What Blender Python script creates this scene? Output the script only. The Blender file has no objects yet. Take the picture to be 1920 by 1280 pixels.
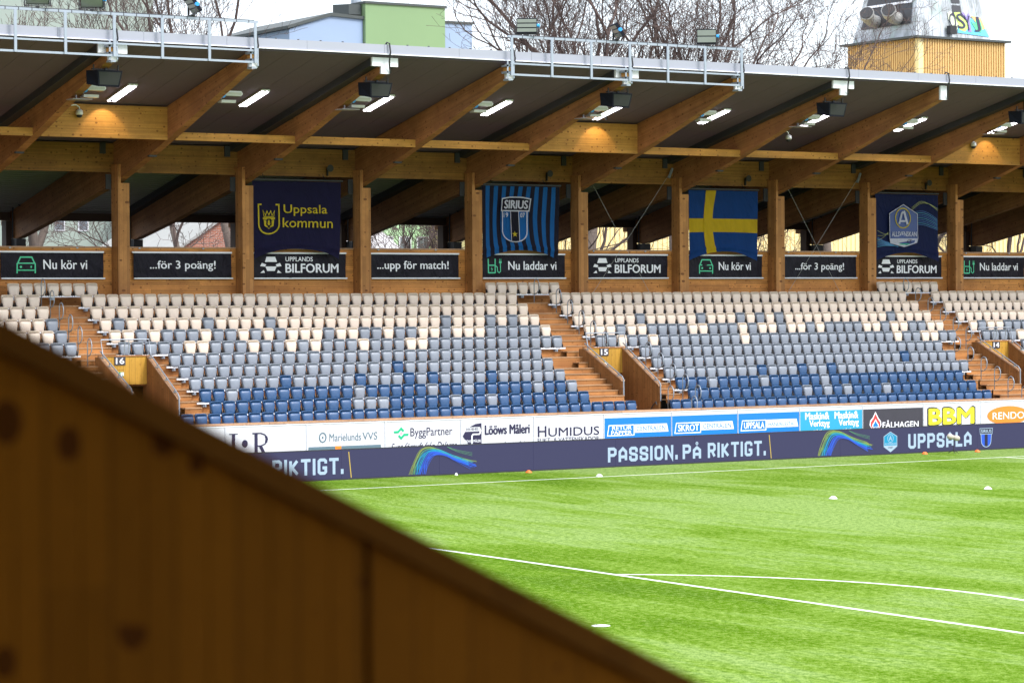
import bpy, math, random
from mathutils import Vector, Matrix, noise
S = bpy.context.scene
COL = S.collection
PI = math.pi
# ------------------------------------------------------------------ camera
cd = bpy.data.cameras.new('camera'); cam = bpy.data.objects.new('camera', cd); COL.objects.link(cam)
CP = Vector((-32.97438, -74.09413, 5.84541))
Rv = Vector((0.84222968, -0.53908432, -0.00610337)); Uv = Vector((0.01308225, 0.00911855, 0.99987285)); Fv = Vector((0.53896012, 0.84220244, -0.01473235))
cam.matrix_world = Matrix(((Rv.x, Uv.x, -Fv.x, CP.x), (Rv.y, Uv.y, -Fv.y, CP.y), (Rv.z, Uv.z, -Fv.z, CP.z), (0, 0, 0, 1)))
cd.sensor_width = 36; cd.lens = 94.94; cd.clip_start = 0.1; cd.clip_end = 3000
cd.dof.use_dof = True; cd.dof.focus_distance = 100.0; cd.dof.aperture_fstop = 3.6
S.camera = cam
# ------------------------------------------------------------------ world, sun, exposure
W = bpy.data.worlds.new('World'); S.world = W; W.use_nodes = True
nt = W.node_tree; nt.nodes.clear()
out = nt.nodes.new('ShaderNodeOutputWorld'); add = nt.nodes.new('ShaderNodeAddShader')
b1 = nt.nodes.new('ShaderNodeBackground'); b2 = nt.nodes.new('ShaderNodeBackground')
sky = nt.nodes.new('ShaderNodeTexSky'); sky.sky_type = 'NISHITA'; sky.sun_disc = False
SUN_EL, SUN_AZ = math.radians(46), math.radians(158)
sky.sun_elevation = SUN_EL; sky.sun_rotation = SUN_AZ
nt.links.new(sky.outputs[0], b1.inputs[0]); b1.inputs[1].default_value = 0.05
b2.inputs[1].default_value = 1.12   # overcast cloud cover, brighter overhead than at the horizon (CIE overcast sky)
tc = nt.nodes.new('ShaderNodeTexCoord'); sp = nt.nodes.new('ShaderNodeSeparateXYZ'); nt.links.new(tc.outputs['Generated'], sp.inputs[0])
cr_ = nt.nodes.new('ShaderNodeValToRGB'); nt.links.new(sp.outputs[2], cr_.inputs[0]); e_ = cr_.color_ramp.elements
e_[0].position = 0.0; e_[0].color = (.345, .355, .38, 1); e_[1].position = 1.0; e_[1].color = (.95, .97, 1.0, 1)
cl = nt.nodes.new('ShaderNodeTexNoise'); cl.inputs['Scale'].default_value = 2.2; cl.inputs['Detail'].default_value = 4; nt.links.new(tc.outputs['Generated'], cl.inputs['Vector'])
mm_ = nt.nodes.new('ShaderNodeMath'); mm_.operation = 'MULTIPLY_ADD'; nt.links.new(cl.outputs['Fac'], mm_.inputs[0]); mm_.inputs[1].default_value = .35; mm_.inputs[2].default_value = .825
vm_ = nt.nodes.new('ShaderNodeVectorMath'); vm_.operation = 'SCALE'; nt.links.new(cr_.outputs[0], vm_.inputs[0]); nt.links.new(mm_.outputs[0], vm_.inputs['Scale']); nt.links.new(vm_.outputs[0], b2.inputs[0])
nt.links.new(b1.outputs[0], add.inputs[0]); nt.links.new(b2.outputs[0], add.inputs[1]); nt.links.new(add.outputs[0], out.inputs[0])
sl = bpy.data.lights.new('sun', 'SUN'); sl.energy = 1.5; sl.angle = math.radians(18); sl.color = (1, 0.96, 0.9)
sun = bpy.data.objects.new('sun', sl); COL.objects.link(sun)
sdir = Vector((math.sin(SUN_AZ) * math.cos(SUN_EL), math.cos(SUN_AZ) * math.cos(SUN_EL), math.sin(SUN_EL)))
sun.rotation_euler = sdir.to_track_quat('Z', 'Y').to_euler()
sun.location = (0, -40, 60)
vs = S.view_settings; vs.view_transform = 'Standard'; vs.look = 'None'; vs.exposure = 1.3; vs.gamma = 1.0; vs.use_curve_mapping = False
S.cycles.max_bounces = 8; S.cycles.diffuse_bounces = 5; S.cycles.transparent_max_bounces = 8
S.cycles.use_denoising = True

# ------------------------------------------------------------------ helpers
def lin(r, g, b):
    f = lambda c: (c / 255 / 12.92) if c / 255 <= 0.04045 else ((c / 255 + 0.055) / 1.055) ** 2.4
    return (f(r), f(g), f(b), 1)
class MB:
    def __init__(s): s.v = []; s.f = []; s.m = []
    def add(s, vs_, fs, m=0):
        n = len(s.v); s.v.extend(vs_)
        for f in fs: s.f.append(tuple(i + n for i in f)); s.m.append(m)
        return s
    def box(s, x0, x1, y0, y1, z0, z1, m=0):
        return s.add([(x0, y0, z0), (x1, y0, z0), (x1, y1, z0), (x0, y1, z0), (x0, y0, z1), (x1, y0, z1), (x1, y1, z1), (x0, y1, z1)],
                     [(0, 3, 2, 1), (4, 5, 6, 7), (0, 1, 5, 4), (1, 2, 6, 5), (2, 3, 7, 6), (3, 0, 4, 7)], m)
    def prism_x(s, poly, x0, x1, m=0):      # poly of (y,z)
        n = len(poly); a = [(x0, y, z) for y, z in poly] + [(x1, y, z) for y, z in poly]
        fs = [tuple(range(n)), tuple(range(2 * n - 1, n - 1, -1))] + [(i, i + n, (i + 1) % n + n, (i + 1) % n) for i in range(n)]
        return s.add(a, fs, m)
    def prism_y(s, poly, y0, y1, m=0):      # poly of (x,z)
        n = len(poly); a = [(x, y0, z) for x, z in poly] + [(x, y1, z) for x, z in poly]
        fs = [tuple(range(n)), tuple(range(2 * n - 1, n - 1, -1))] + [(i, i + n, (i + 1) % n + n, (i + 1) % n) for i in range(n)]
        return s.add(a, fs, m)
    def tube(s, pts, rad, n=6, m=0, cap=True):
        pts = [Vector(p) for p in pts]; k = len(pts)
        if not isinstance(rad, (list, tuple)): rad = [rad] * k
        base = len(s.v); pu = None
        for i, p in enumerate(pts):
            d = (pts[min(i + 1, k - 1)] - pts[max(i - 1, 0)]).normalized()
            if pu is None: pu = Vector((0, 0, 1)) if abs(d.z) < 0.9 else Vector((1, 0, 0))
            u = (pu - d * pu.dot(d))
            if u.length < 1e-5: u = Vector((1, 0, 0)) - d * d.x
            u.normalize(); w = d.cross(u); pu = u
            for j in range(n):
                a = 2 * PI * j / n; q = p + (u * math.cos(a) + w * math.sin(a)) * rad[i]; s.v.append((q.x, q.y, q.z))
        for i in range(k - 1):
            for j in range(n):
                a = base + i * n + j; b = base + i * n + (j + 1) % n; s.f.append((a, b, b + n, a + n)); s.m.append(m)
        if cap:
            s.f.append(tuple(base + j for j in range(n - 1, -1, -1))); s.m.append(m)
            s.f.append(tuple(base + (k - 1) * n + j for j in range(n))); s.m.append(m)
        return s
    def cylz(s, x, y, z0, z1, r0, r1=None, n=12, m=0):
        return s.tube([(x, y, z0), (x, y, z1)], [r0, r0 if r1 is None else r1], n, m)
    def mesh(s, name, mats, off=(0, 0, 0), smooth=False):
        me = bpy.data.meshes.new(name)
        ox, oy, oz = off
        me.from_pydata([(x - ox, y - oy, z - oz) for x, y, z in s.v], [], s.f)
        if not isinstance(mats, (list, tuple)): mats = [mats]
        for m in mats: me.materials.append(m)
        if len(mats) > 1: me.polygons.foreach_set('material_index', s.m)
        if smooth: me.polygons.foreach_set('use_smooth', [True] * len(me.polygons))
        me.update(); return me
    def build(s, name, mats, parent=None, smooth=False):
        off = (0, 0, 0)
        if parent is not None: off = tuple(WL[parent.name])
        o = bpy.data.objects.new(name, s.mesh(name, mats, off, smooth)); COL.objects.link(o)
        if parent is not None: o.parent = parent
        WL[o.name] = off
        return o
WL = {}
def thing(name, label, cat, loc, group=None):
    o = bpy.data.objects.new(name, None); COL.objects.link(o); o.location = loc; o.empty_display_size = 0.2
    o['label'] = label; o['category'] = cat; WL[o.name] = tuple(loc)
    if group: o['group'] = group
    return o
def tag(o, label, cat, group=None):
    o['label'] = label; o['category'] = cat
    if group: o['group'] = group
    return o
def struct(o): o['kind'] = 'structure'; return o
def copy_tree(o, loc):
    c = o.copy(); COL.objects.link(c); c.location = loc; WL[c.name] = tuple(loc)
    for ch in o.children:
        d = ch.copy(); COL.objects.link(d); d.parent = c
        for g in ch.children:
            e = g.copy(); COL.objects.link(e); e.parent = d
    return c
def rib(o, name, mats, **k): pass

# ------------------------------------------------------------------ materials
class NG:
    def __init__(s, name):
        s.mat = bpy.data.materials.new(name); s.mat.use_nodes = True; s.t = s.mat.node_tree; s.n = s.t.nodes
        s.bsdf = s.n['Principled BSDF']
    def N(s, t, **k):
        n = s.n.new(t)
        for a, b in k.items(): setattr(n, a, b)
        return n
    def L(s, a, b): s.t.links.new(a, b)
    def math(s, op, a, b=None, c=None):
        n = s.N('ShaderNodeMath', operation=op)
        for i, x in enumerate((a, b, c)):
            if x is None: continue
            if isinstance(x, (int, float)): n.inputs[i].default_value = x
            else: s.L(x, n.inputs[i])
        return n.outputs[0]
    def pos(s): return s.N('ShaderNodeNewGeometry').outputs['Position']
    def vdot(s, v, w):
        n = s.N('ShaderNodeVectorMath', operation='DOT_PRODUCT'); s.L(v, n.inputs[0]); n.inputs[1].default_value = w; return n.outputs['Value']
    def comb(s, x, y, z):
        n = s.N('ShaderNodeCombineXYZ')
        for i, a in enumerate((x, y, z)):
            if isinstance(a, (int, float)): n.inputs[i].default_value = a
            else: s.L(a, n.inputs[i])
        return n.outputs[0]
    def noise(s, v, scale, detail=3, rough=.55, dist=0):
        n = s.N('ShaderNodeTexNoise'); s.L(v, n.inputs['Vector']); n.inputs['Scale'].default_value = scale
        n.inputs['Detail'].default_value = detail; n.inputs['Roughness'].default_value = rough; n.inputs['Distortion'].default_value = dist; return n.outputs['Fac']
    def ramp(s, f, stops):
        n = s.N('ShaderNodeValToRGB'); e = n.color_ramp.elements
        while len(e) > 1: e.remove(e[-1])
        e[0].position, e[0].color = stops[0][0], stops[0][1]
        for p, c in stops[1:]:
            x = e.new(p); x.color = c
        s.L(f, n.inputs[0]); return n.outputs['Color']
    def mix(s, f, a, b, mode='MIX'):
        n = s.N('ShaderNodeMix', data_type='RGBA', blend_type=mode)
        for i, x in ((0, f), (6, a), (7, b)):
            if isinstance(x, (int, float)): n.inputs[i].default_value = x
            elif isinstance(x, tuple): n.inputs[i].default_value = x
            else: s.L(x, n.inputs[i])
        return n.outputs[2]
    def bump(s, h, strength=.3, dist=.02):
        n = s.N('ShaderNodeBump'); n.inputs['Strength'].default_value = strength; n.inputs['Distance'].default_value = dist
        s.L(h, n.inputs['Height']); s.L(n.outputs[0], s.bsdf.inputs['Normal'])
    def fin(s, col, rough=.6, metal=0, spec=None):
        if isinstance(col, tuple): s.bsdf.inputs['Base Color'].default_value = col
        else: s.L(col, s.bsdf.inputs['Base Color'])
        if isinstance(rough, (int, float)): s.bsdf.inputs['Roughness'].default_value = rough
        else: s.L(rough, s.bsdf.inputs['Roughness'])
        s.bsdf.inputs['Metallic'].default_value = metal
        if spec is not None: s.bsdf.inputs['Specular IOR Level'].default_value = spec
        return s.mat
def g(*c): return tuple(c) + (1,)
def grey(v): return (v, v, v, 1)
def plain(name, col, rough=.5, metal=0, var=.12, scale=3, spec=None):
    G = NG(name); p = G.pos(); n = G.noise(p, scale, 4); n2 = G.noise(p, scale * 9, 3)
    f = G.math('ADD', G.math('MULTIPLY', n, .7), G.math('MULTIPLY', n2, .3))
    c = G.mix(f, tuple(x * (1 - var) for x in col[:3]) + (1,), tuple(min(1, x * (1 + var)) for x in col[:3]) + (1,))
    G.L(G.math('MULTIPLY_ADD', n2, .2, rough - .1), G.bsdf.inputs['Roughness'])
    m = G.fin(c, rough, metal, spec); G.L(G.math('MULTIPLY_ADD', n2, .2, rough - .1), G.bsdf.inputs['Roughness']); return m
def wood(name, base, grain, perp, lam=.045, board=None, knots=.5, dirt=.3, rough=.62, var=.25, bump=.25, ks_=.17, ksc=4.6, spec=.3):
    """glued timber / boards: grain vector, perpendicular (lamella) vector, world metres"""
    G = NG(name); p = G.pos()
    gv = Vector(grain).normalized(); pv = Vector(perp).normalized(); tv = gv.cross(pv)
    a = G.vdot(p, tuple(gv)); b = G.vdot(p, tuple(pv)); c = G.vdot(p, tuple(tv))
    bl = board or lam
    cell = G.math('FLOOR', G.math('DIVIDE', b, bl))
    # stagger board lengths
    wn0 = G.N('ShaderNodeTexWhiteNoise', noise_dimensions='1D'); G.L(cell, wn0.inputs['W'])
    seg = G.math('FLOOR', G.math('ADD', G.math('DIVIDE', a, 3.6), G.math('MULTIPLY', wn0.outputs['Value'], 7)))
    wn = G.N('ShaderNodeTexWhiteNoise', noise_dimensions='2D'); G.L(G.comb(cell, seg, 0), wn.inputs['Vector'])
    r = wn.outputs['Value']
    gr = G.noise(G.comb(G.math('MULTIPLY', a, .35), G.math('ADD', b, G.math('MULTIPLY', r, 3)), c), 26, 4, .6, .6)
    big = G.noise(p, 1.3, 5, .65); big2 = G.noise(G.comb(G.math('MULTIPLY', a, .5), b, c), 2.6, 3)
    hi = tuple(min(1, x * (1 + var)) for x in base[:3]) + (1,); lo = tuple(x * (1 - var) for x in base[:3]) + (1,)
    col = G.mix(G.math('MULTIPLY_ADD', r, .6, G.math('MULTIPLY', gr, .4)), lo, hi)
    col = G.mix(G.math('MULTIPLY', G.math('GREATER_THAN', gr, .6), .25), col, tuple(x * .55 for x in base[:3]) + (1,))
    # knots
    vo = G.N('ShaderNodeTexVoronoi', feature='F1', voronoi_dimensions='2D'); vo.inputs['Scale'].default_value = ksc
    G.L(G.comb(G.math('MULTIPLY', a, .75), G.math('ADD', b, G.math('MULTIPLY', c, .6)), 0), vo.inputs['Vector'])
    ks = G.N('ShaderNodeSeparateColor'); G.L(vo.outputs['Color'], ks.inputs[0])
    kr = G.math('MULTIPLY', ks.outputs[0], ks_)
    kn = G.math('MULTIPLY', G.math('LESS_THAN', vo.outputs['Distance'], kr), knots)
    kn = G.math('MULTIPLY', kn, G.math('GREATER_THAN', ks.outputs[1], .25))
    col = G.mix(kn, col, tuple(x * f for x, f in zip(base[:3], (.28, .2, .15))) + (1,))
    # weather stain
    st = G.ramp(G.math('MULTIPLY', big, 1.0), [(.38, grey(0)), (.60, grey(1))]); 
    col = G.mix(G.math('MULTIPLY', G.math('MULTIPLY', st, big2), dirt), col, tuple(x * f for x, f in zip(base[:3], (.5, .42, .4))) + (1,))
    # joint lines
    fr = G.math('FRACT', G.math('DIVIDE', b, bl)); w = .06 if board is None else .05
    ln = G.math('LESS_THAN', fr, w)
    col = G.mix(G.math('MULTIPLY', ln, .45 if board is None else .75), col, tuple(x * .22 for x in base[:3]) + (1,))
    if board:
        fa = G.math('FRACT', G.math('ADD', G.math('DIVIDE', a, 3.6), G.math('MULTIPLY', wn0.outputs['Value'], 7)))
        col = G.mix(G.math('MULTIPLY', G.math('LESS_THAN', fa, .004), .8), col, tuple(x * .2 for x in base[:3]) + (1,))
    m = G.fin(col, rough, 0, spec)
    G.bump(G.math('SUBTRACT', gr, G.math('MULTIPLY', ln, 1.5)), bump, .01)
    return m
SL = .2242; ga = (0, 1, -SL); pa = (0, SL, 1)
WOOD = (.46, .215, .062)
M = {}
M['rafter'] = wood('rafter_timber', (.37, .165, .058), ga, pa, lam=.045, knots=.8, dirt=.8, var=.32)
M['column'] = wood('column_timber', (.45, .205, .062), (0, 0, 1), (1, .8, 0), lam=.115, knots=.9, dirt=.8, var=.35)
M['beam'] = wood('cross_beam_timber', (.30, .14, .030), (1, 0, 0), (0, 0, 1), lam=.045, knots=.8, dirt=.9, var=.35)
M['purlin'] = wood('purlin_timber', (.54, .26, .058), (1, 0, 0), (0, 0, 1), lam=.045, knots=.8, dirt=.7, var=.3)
M['wall'] = wood('plank_wall_timber', (.62, .27, .068), (1, 0, 0), (0, 0, 1), board=.145, knots=.85, dirt=.9, var=.35)
M['riser'] = wood('terrace_timber', (.40, .175, .055), (1, 0, 0), (0, 1, 1), board=.135, knots=.5, dirt=.75, var=.35)
M['tread'] = wood('tread_timber', (.40, .235, .125), (1, 0, 0), (0, 1, .3), board=.14, knots=.3, dirt=.6, var=.3)
M['vert'] = wood('upright_board_timber', (.30, .135, .045), (0, 0, 1), (1, 1, 0), board=.11, knots=.4, dirt=.55, var=.3)
M['vpanel'] = wood('exit_panel_timber', (.46, .25, .035), (0, 0, 1), (1, 0, 0), board=.22, knots=.25, dirt=.25, var=.18)
M['cap'] = wood('cap_rail_timber', (.42, .25, .15), (1, 0, 0), (0, 1, .2), board=.3, knots=.3, dirt=.6)
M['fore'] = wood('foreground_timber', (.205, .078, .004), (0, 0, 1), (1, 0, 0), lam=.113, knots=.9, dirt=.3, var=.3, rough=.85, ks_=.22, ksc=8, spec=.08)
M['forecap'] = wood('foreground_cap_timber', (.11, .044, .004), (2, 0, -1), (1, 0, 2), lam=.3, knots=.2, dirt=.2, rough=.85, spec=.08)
M['ceil'] = plain('ceiling_board', (.118, .084, .132, 1), .8, 0, .12, 1.2)
M['dark'] = plain('dark_steel', (.035, .036, .042, 1), .6)
M['brown'] = plain('eave_beam_brown', (.06, .03, .018, 1), .7)
M['corr'] = plain('corrugated_steel', (.30, .28, .30, 1), .5, .2)
M['galv'] = plain('galvanised_steel', (.30, .34, .40, 1), .38, .3, .12, 6)
M['white'] = plain('white_painted_steel', (.74, .75, .80, 1), .35, 0, .06, 4)
M['fascia'] = plain('fascia_sheet', (.31, .32, .38, 1), .4, .1, .05, .7)
M['black'] = plain('black_plastic', (.018, .018, .02, 1), .55)
M['spk'] = plain('speaker_housing', (.010, .011, .018, 1), .7, spec=.12)
M['cream'] = plain('cream_seat_plastic', (.66, .55, .46, 1), .38, 0, .05, 2)
M['grey'] = plain('grey_seat_plastic', (.20, .225, .275, 1), .4, 0, .14, 1.6)
M['blue'] = plain('blue_seat_plastic', (.022, .070, .175, 1), .38, 0, .07, 2)
M['lblue'] = plain('blue_cap', (.02, .30, .75, 1), .4)
M['conc'] = plain('concrete', (.32, .32, .31, 1), .85, 0, .2, 1)
M['lens'] = plain('lens_glass', (.16, .18, .15, 1), .2)
M['glass'] = plain('lamp_glass', (.50, .51, .46, 1), .2)
def emis(name, col, s):
    G = NG(name); G.bsdf.inputs['Emission Color'].default_value = col; G.bsdf.inputs['Emission Strength'].default_value = s
    return G.fin(tuple(x * .3 for x in col[:3]) + (1,), .4)
M['tube'] = emis('lit_tube', (1, .93, 1, 1), 6)
def paint(name, col, rough=.45): return plain(name, col, rough, 0, .04, 5)
M['pwhite'] = paint('print_white', (.80, .80, .86, 1)); M['board'] = plain('board_sheet_white', (.60, .60, .64, 1), .4, 0, .03, 1.2)
M['navy'] = paint('print_navy', (.016, .012, .05, 1)); M['mint'] = paint('print_mint', (.06, .55, .30, 1)); M['green'] = paint('print_green', (.0, .42, .19, 1))
M['pgrey'] = paint('print_slate', (.10, .16, .20, 1)); M['orange'] = paint('print_orange', (.90, .22, .02, 1)); M['pblue'] = paint('print_blue', (.0, .17, .62, 1))
M['cyan'] = paint('print_cyan', (.02, .30, .50, 1)); M['charc'] = plain('print_charcoal', (.035, .032, .045, 1), .5, 0, .25, 3); M['yel'] = paint('print_yellow', (.80, .72, .02, 1))
M['red'] = paint('print_red', (.60, .05, .04, 1)); M['pink'] = paint('print_pink', (.75, .35, .40, 1)); M['pgreen'] = paint('exit_green', (.01, .30, .10, 1))
def cloth(name, col, tr=.35, rough=.6):
    G = NG(name); p = G.pos()
    h = G.noise(G.comb(G.vdot(p, (1, 0, .25)), 0, G.vdot(p, (0, 0, .45))), 3.2, 4, .6, 1.2)
    v = G.ramp(h, [(.3, grey(.78)), (.7, grey(1.0))])
    c = G.mix(1.0, v, col, 'MULTIPLY')
    m = G.fin(c, rough, 0, .15); G.bump(h, .9, .10)
    if tr:
        tb = G.N('ShaderNodeBsdfTranslucent'); tb.inputs[0].default_value = tuple(min(1, x * 1.6 + .03) for x in col[:3]) + (1,)
        mx = G.N('ShaderNodeMixShader'); mx.inputs[0].default_value = tr
        o = G.n['Material Output']; G.L(G.bsdf.outputs[0], mx.inputs[1]); G.L(tb.outputs[0], mx.inputs[2]); G.L(mx.outputs[0], o.inputs[0])
    return m
M['cblack'] = cloth('black_banner_cloth', (.010, .008, .017, 1), 0, .45)
M['cnavy'] = cloth('navy_flag_cloth', (.015, .013, .060, 1), .45)
M['cflagblue'] = cloth('blue_flag_cloth', (.004, .050, .22, 1), .35)
M['cyellow'] = cloth('yellow_flag_cloth', (.60, .40, .012, 1), .3)
M['cstripeblue'] = cloth('stripe_blue_cloth', (.01, .13, .42, 1), .35)
M['cstripeblack'] = cloth('stripe_black_cloth', (.008, .007, .02, 1), .25)
M['flogold'] = cloth('gold_print', (.62, .48, .03, 1), .25)
M['fwhite'] = cloth('white_print_cloth', (.62, .62, .74, 1), .25)
# LED screen
def ledmat(name, col, s):
    G = NG(name); p = G.pos()
    n = G.noise(p, 30, 2); v = G.math('MULTIPLY_ADD', n, .25, .87)
    G.bsdf.inputs['Emission Color'].default_value = col; G.L(G.math('MULTIPLY', v, s), G.bsdf.inputs['Emission Strength'])
    return G.fin((.012, .012, .02, 1), .6, 0, .15)
M['led'] = ledmat('led_screen_background', (.070, .072, .185, 1), .27)
M['ledtext'] = ledmat('led_white', (.60, .82, 1.0, 1), .40)
M['ledyel'] = ledmat('led_yellow', (.85, .62, .10, 1), .38)
M['ledblue'] = ledmat('led_blue', (.03, .16, 1.0, 1), .40)
M['ledcyan'] = ledmat('led_cyan', (.0, .50, .85, 1), .36)
M['ledgreen'] = ledmat('led_green', (.22, .75, .28, 1), .26)
M['ledlime'] = ledmat('led_lime', (.55, .75, .10, 1), .28)
M['ledblack'] = ledmat('led_dark', (.02, .02, .05, 1), .4)

# turf
def turf():
    G = NG('artificial_turf'); p = G.pos()
    a = G.vdot(p, (1, 0, 0)); b = G.vdot(p, (0, 1, 0))
    s1 = G.noise(G.comb(a, G.math('MULTIPLY', b, .16), 0), .42, 5, .66, .8)     # brushed streaks along the pitch width
    s2 = G.noise(G.comb(a, G.math('MULTIPLY', b, .22), 3), 2.6, 4, .65, .4)
    s3 = G.noise(G.comb(a, G.math('MULTIPLY', b, .8), 7), .085, 3, .5)
    fi = G.noise(G.comb(a, G.math('MULTIPLY', b, .6), 1), 9, 4, .8)
    fi2 = G.noise(G.comb(a, b, 2), 34, 2, .8)
    f = G.math('ADD', G.math('ADD', G.math('MULTIPLY', s1, .36), G.math('MULTIPLY', s2, .18)), G.math('MULTIPLY', s3, .46))
    c = G.ramp(f, [(.42, (.048, .112, .003, 1)), (.475, (.078, .158, .006, 1)), (.52, (.125, .215, .024, 1)), (.58, (.185, .275, .080, 1))])
    ff = G.math('ADD', G.math('MULTIPLY', fi, .55), G.math('MULTIPLY', fi2, .45))
    c = G.mix(G.ramp(ff, [(.40, grey(.9)), (.52, grey(0))]), c, (.035, .085, .003, 1))
    c2 = G.mix(G.ramp(ff, [(.50, grey(0)), (.62, grey(.65))]), c, (.30, .38, .12, 1))
    m = G.fin(c2, .9, 0, 0.0); G.bump(ff, .9, .03)
    return m
M['turf'] = turf()
def paintline():
    G = NG('turf_line_white'); p = G.pos(); n = G.noise(p, 40, 3, .7)
    return G.fin(G.mix(G.ramp(n, [(.42, grey(0)), (.6, grey(1))]), (.62, .68, .55, 1), (.82, .84, .80, 1)), .7)
M['line'] = paintline()

# ------------------------------------------------------------------ ground, pitch, markings
def sheet(name, x0, x1, y0, y1, z, m):
    b = MB(); b.add([(x0, y0, z), (x1, y0, z), (x1, y1, z), (x0, y1, z)], [(0, 1, 2, 3)]); return struct(b.build(name, m))
M['asph'] = plain('asphalt', (.06, .06, .062, 1), .9, 0, .25, 1)
sheet('ground', -700, 900, -500, 1200, -.03, M['asph'])
sheet('pitch', -24, 96, -72.5, 7.0, 0, M['turf'])
Z1 = .004
def ln(name, x0, x1, y0, y1): sheet(name, x0, x1, y0, y1, Z1, M['line'])
ln('touchline', -16.5, 88.5, -.06, .06)
ln('penalty_area_line', -.12, 0, -54.16, -13.84)
ln('halfway_line', 35.94, 36.06, -68, -.07)
ln('penalty_area_side_line', -16.5, -.125, -13.96, -13.84)
b = MB(); A0 = math.acos(5.5 / 9.15); n = 60; vv = []
for i in range(n + 1):
    a = -A0 + 2 * A0 * i / n
    for r in (9.09, 9.21): vv.append((-5.5 + r * math.cos(a) + .002, -34 + r * math.sin(a), Z1))
b.add(vv, [(2 * i, 2 * i + 1, 2 * i + 3, 2 * i + 2) for i in range(n)]); struct(b.build('penalty_arc_line', M['line']))
b = MB(); b.add([(-5.45 + .17 * math.cos(2 * PI * i / 20), -34 + .17 * math.sin(2 * PI * i / 20), Z1) for i in range(20)], [tuple(range(20))]); struct(b.build('penalty_spot_line', M['line']))
# ------------------------------------------------------------------ grandstand
ST = thing('grandstand', 'long timber grandstand with big slanting rafters, grey ceiling and stepped wooden terrace', 'grandstand', (25, 12, 0))
X0, X1 = -42.0, 74.0
def colx(i): return 8.09 + 5.07 * (i - 1)
IDX = range(-9, 15)
ztop = [2.15, 2.53, 2.92, 3.31, 3.71, 4.11, 4.52, 4.93, 5.34, 5.76, 6.19, 6.60]
yrow = [7.6 + .8 * k for k in range(12)]
zfl = [z - .80 for z in ztop]
def roofz(y): return 14.3 - SL * (y - 6.2)
# terrace rows: ranges of x where the row exists
def rows_x(k):
    if k <= 5: return [(X0, 3.0), (7.6, 23.2), (27.72, 43.2), (48.0, X1)]
    return [(X0, X1)]
def addrow(k):
    y0 = yrow[k] - .70; y1 = yrow[k] + .10; zf = zfl[k]; lo = zf - (.41 if k else .8)
    for (a, c) in rows_x(k):
        r = MB(); r.box(a, c, y0, y0 + .035, lo - .3, zf - .04); r.build('riser_board', M['riser'], ST)
        t = MB()
        for q in range(5):
            t.box(a, c, y0 - .02 + q * .164, y0 - .02 + q * .164 + .156, zf - .038, zf)
        t.build('tread_board', M['tread'], ST)
        t = MB(); t.box(a, c, y0 + .036, y1 + .2, zf - .3, zf - .04); t.build('terrace_slab', M['dark'], ST)
for k in range(12): addrow(k)
# stairs (two steps per row)
def stair(a, c, k0, k1):
    for k in range(k0, k1 + 1):
        y0 = yrow[k] - .70
        zl = zfl[k] - (zfl[k] - (zfl[k - 1] if k else zfl[0] - .4)) / 2
        if k == 0: zl = None
        s = MB()
        if zl is not None: s.box(a, c, y0 - .40, y0 - .37, zl - .35, zl - .04); s.box(a, c, y0 - .43, y0 + .02, zl - .038, zl, 1); s.build('stair_step', [M['riser'], M['tread']], ST)
        if k <= 5:
            s = MB(); s.box(a, c, y0, y0 + .03, zfl[k] - .35, zfl[k] - .04); s.box(a, c, y0 - .03, yrow[k] + .12, zfl[k] - .038, zfl[k], 1); s.build('stair_step', [M['riser'], M['tread']], ST)
EX = [5.04, 25.14, 45.24]       # west side of each exit
for e in EX:
    stair(e - 1.94, e - .02, 0, 5); stair(e + 1.93, e + 2.56, 0, 5); stair(e - .45, e - .02, 6, 6); stair(e - .45, e + 1.05, 7, 10)
# deck in front of the exits
b = MB(); b.box(X0, X1, 6.75, 7.0, .95, 1.31); b.build('front_deck', M['tread'], ST)
for e in EX:
    b = MB(); b.box(e + .1, e + 1.8, 7.0, 14, .95, 1.28); b.build('exit_floor', M['tread'], ST)
    b = MB(); b.box(e + .1, e + 1.8, 14, 14.1, 1.2, 4.0); b.box(e + .1, e + 1.8, 11.8, 14, 3.3, 3.4); b.build('exit_tunnel', M['dark'], ST)
# front parapet wall + cap
b = MB(); b.box(X0, X1, 6.62, 6.66, 0, 1.78); b.build('parapet_board', M['cap'], ST)
for i in range(38):
    x = X0 + i * 3; b = MB(); b.box(x + .004, x + 2.996, 6.56, 6.86, 1.785, 1.850); b.build('parapet_cap', M['cap'], ST)
for i in range(24, 66):
    x = X0 + i * 1.6 + .4; b = MB(); b.box(x, x + .06, 6.53, 6.60, 1.71, 1.78); b.build('parapet_clip', M['galv'], ST)
# seat rails
def blocks():
    B = []
    for k in range(12):
        if k == 11: segs = [(3.89, 7), (23.95, 7), (44.05, 7)]
        elif k >= 6: segs = [(4.33 - .502 * 9, 10), (6.35, 37), (26.46, 37), (46.46, 16)]
        elif k >= 3: segs = [(7.88, 31), (27.97, 31), (48.0, 14)]
        elif k >= 1: segs = [(7.88, 31), (27.95, 29), (48.0, 14)]
        else: segs = [(6.43, 37), (26.54, 32), (46.6, 16)]
        for si, (x, n) in enumerate(segs): B.append((k, si, x, n))
    return B
BL = blocks()
for k, si, x, n in BL:
    zr = ztop[k] - .475; y = yrow[k]
    b = MB(); b.box(x - .34, x + .502 * (n - 1) + .34, y - .09, y - .02, zr - .03, zr + .03); b.build('seat_rail', M['white'], ST)
    b = MB()
    q = x - .1
    while q < x + .502 * n:
        b.box(q, q + .12, y - .05, y + .16, zr - .13, zr - .032); b.box(q + .035, q + .085, y - .085, y - .05, zr - .12, zr - .032); q += 1.506
    b.build('rail_bracket', M['galv'], ST)['kind'] = 'stuff'
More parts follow.
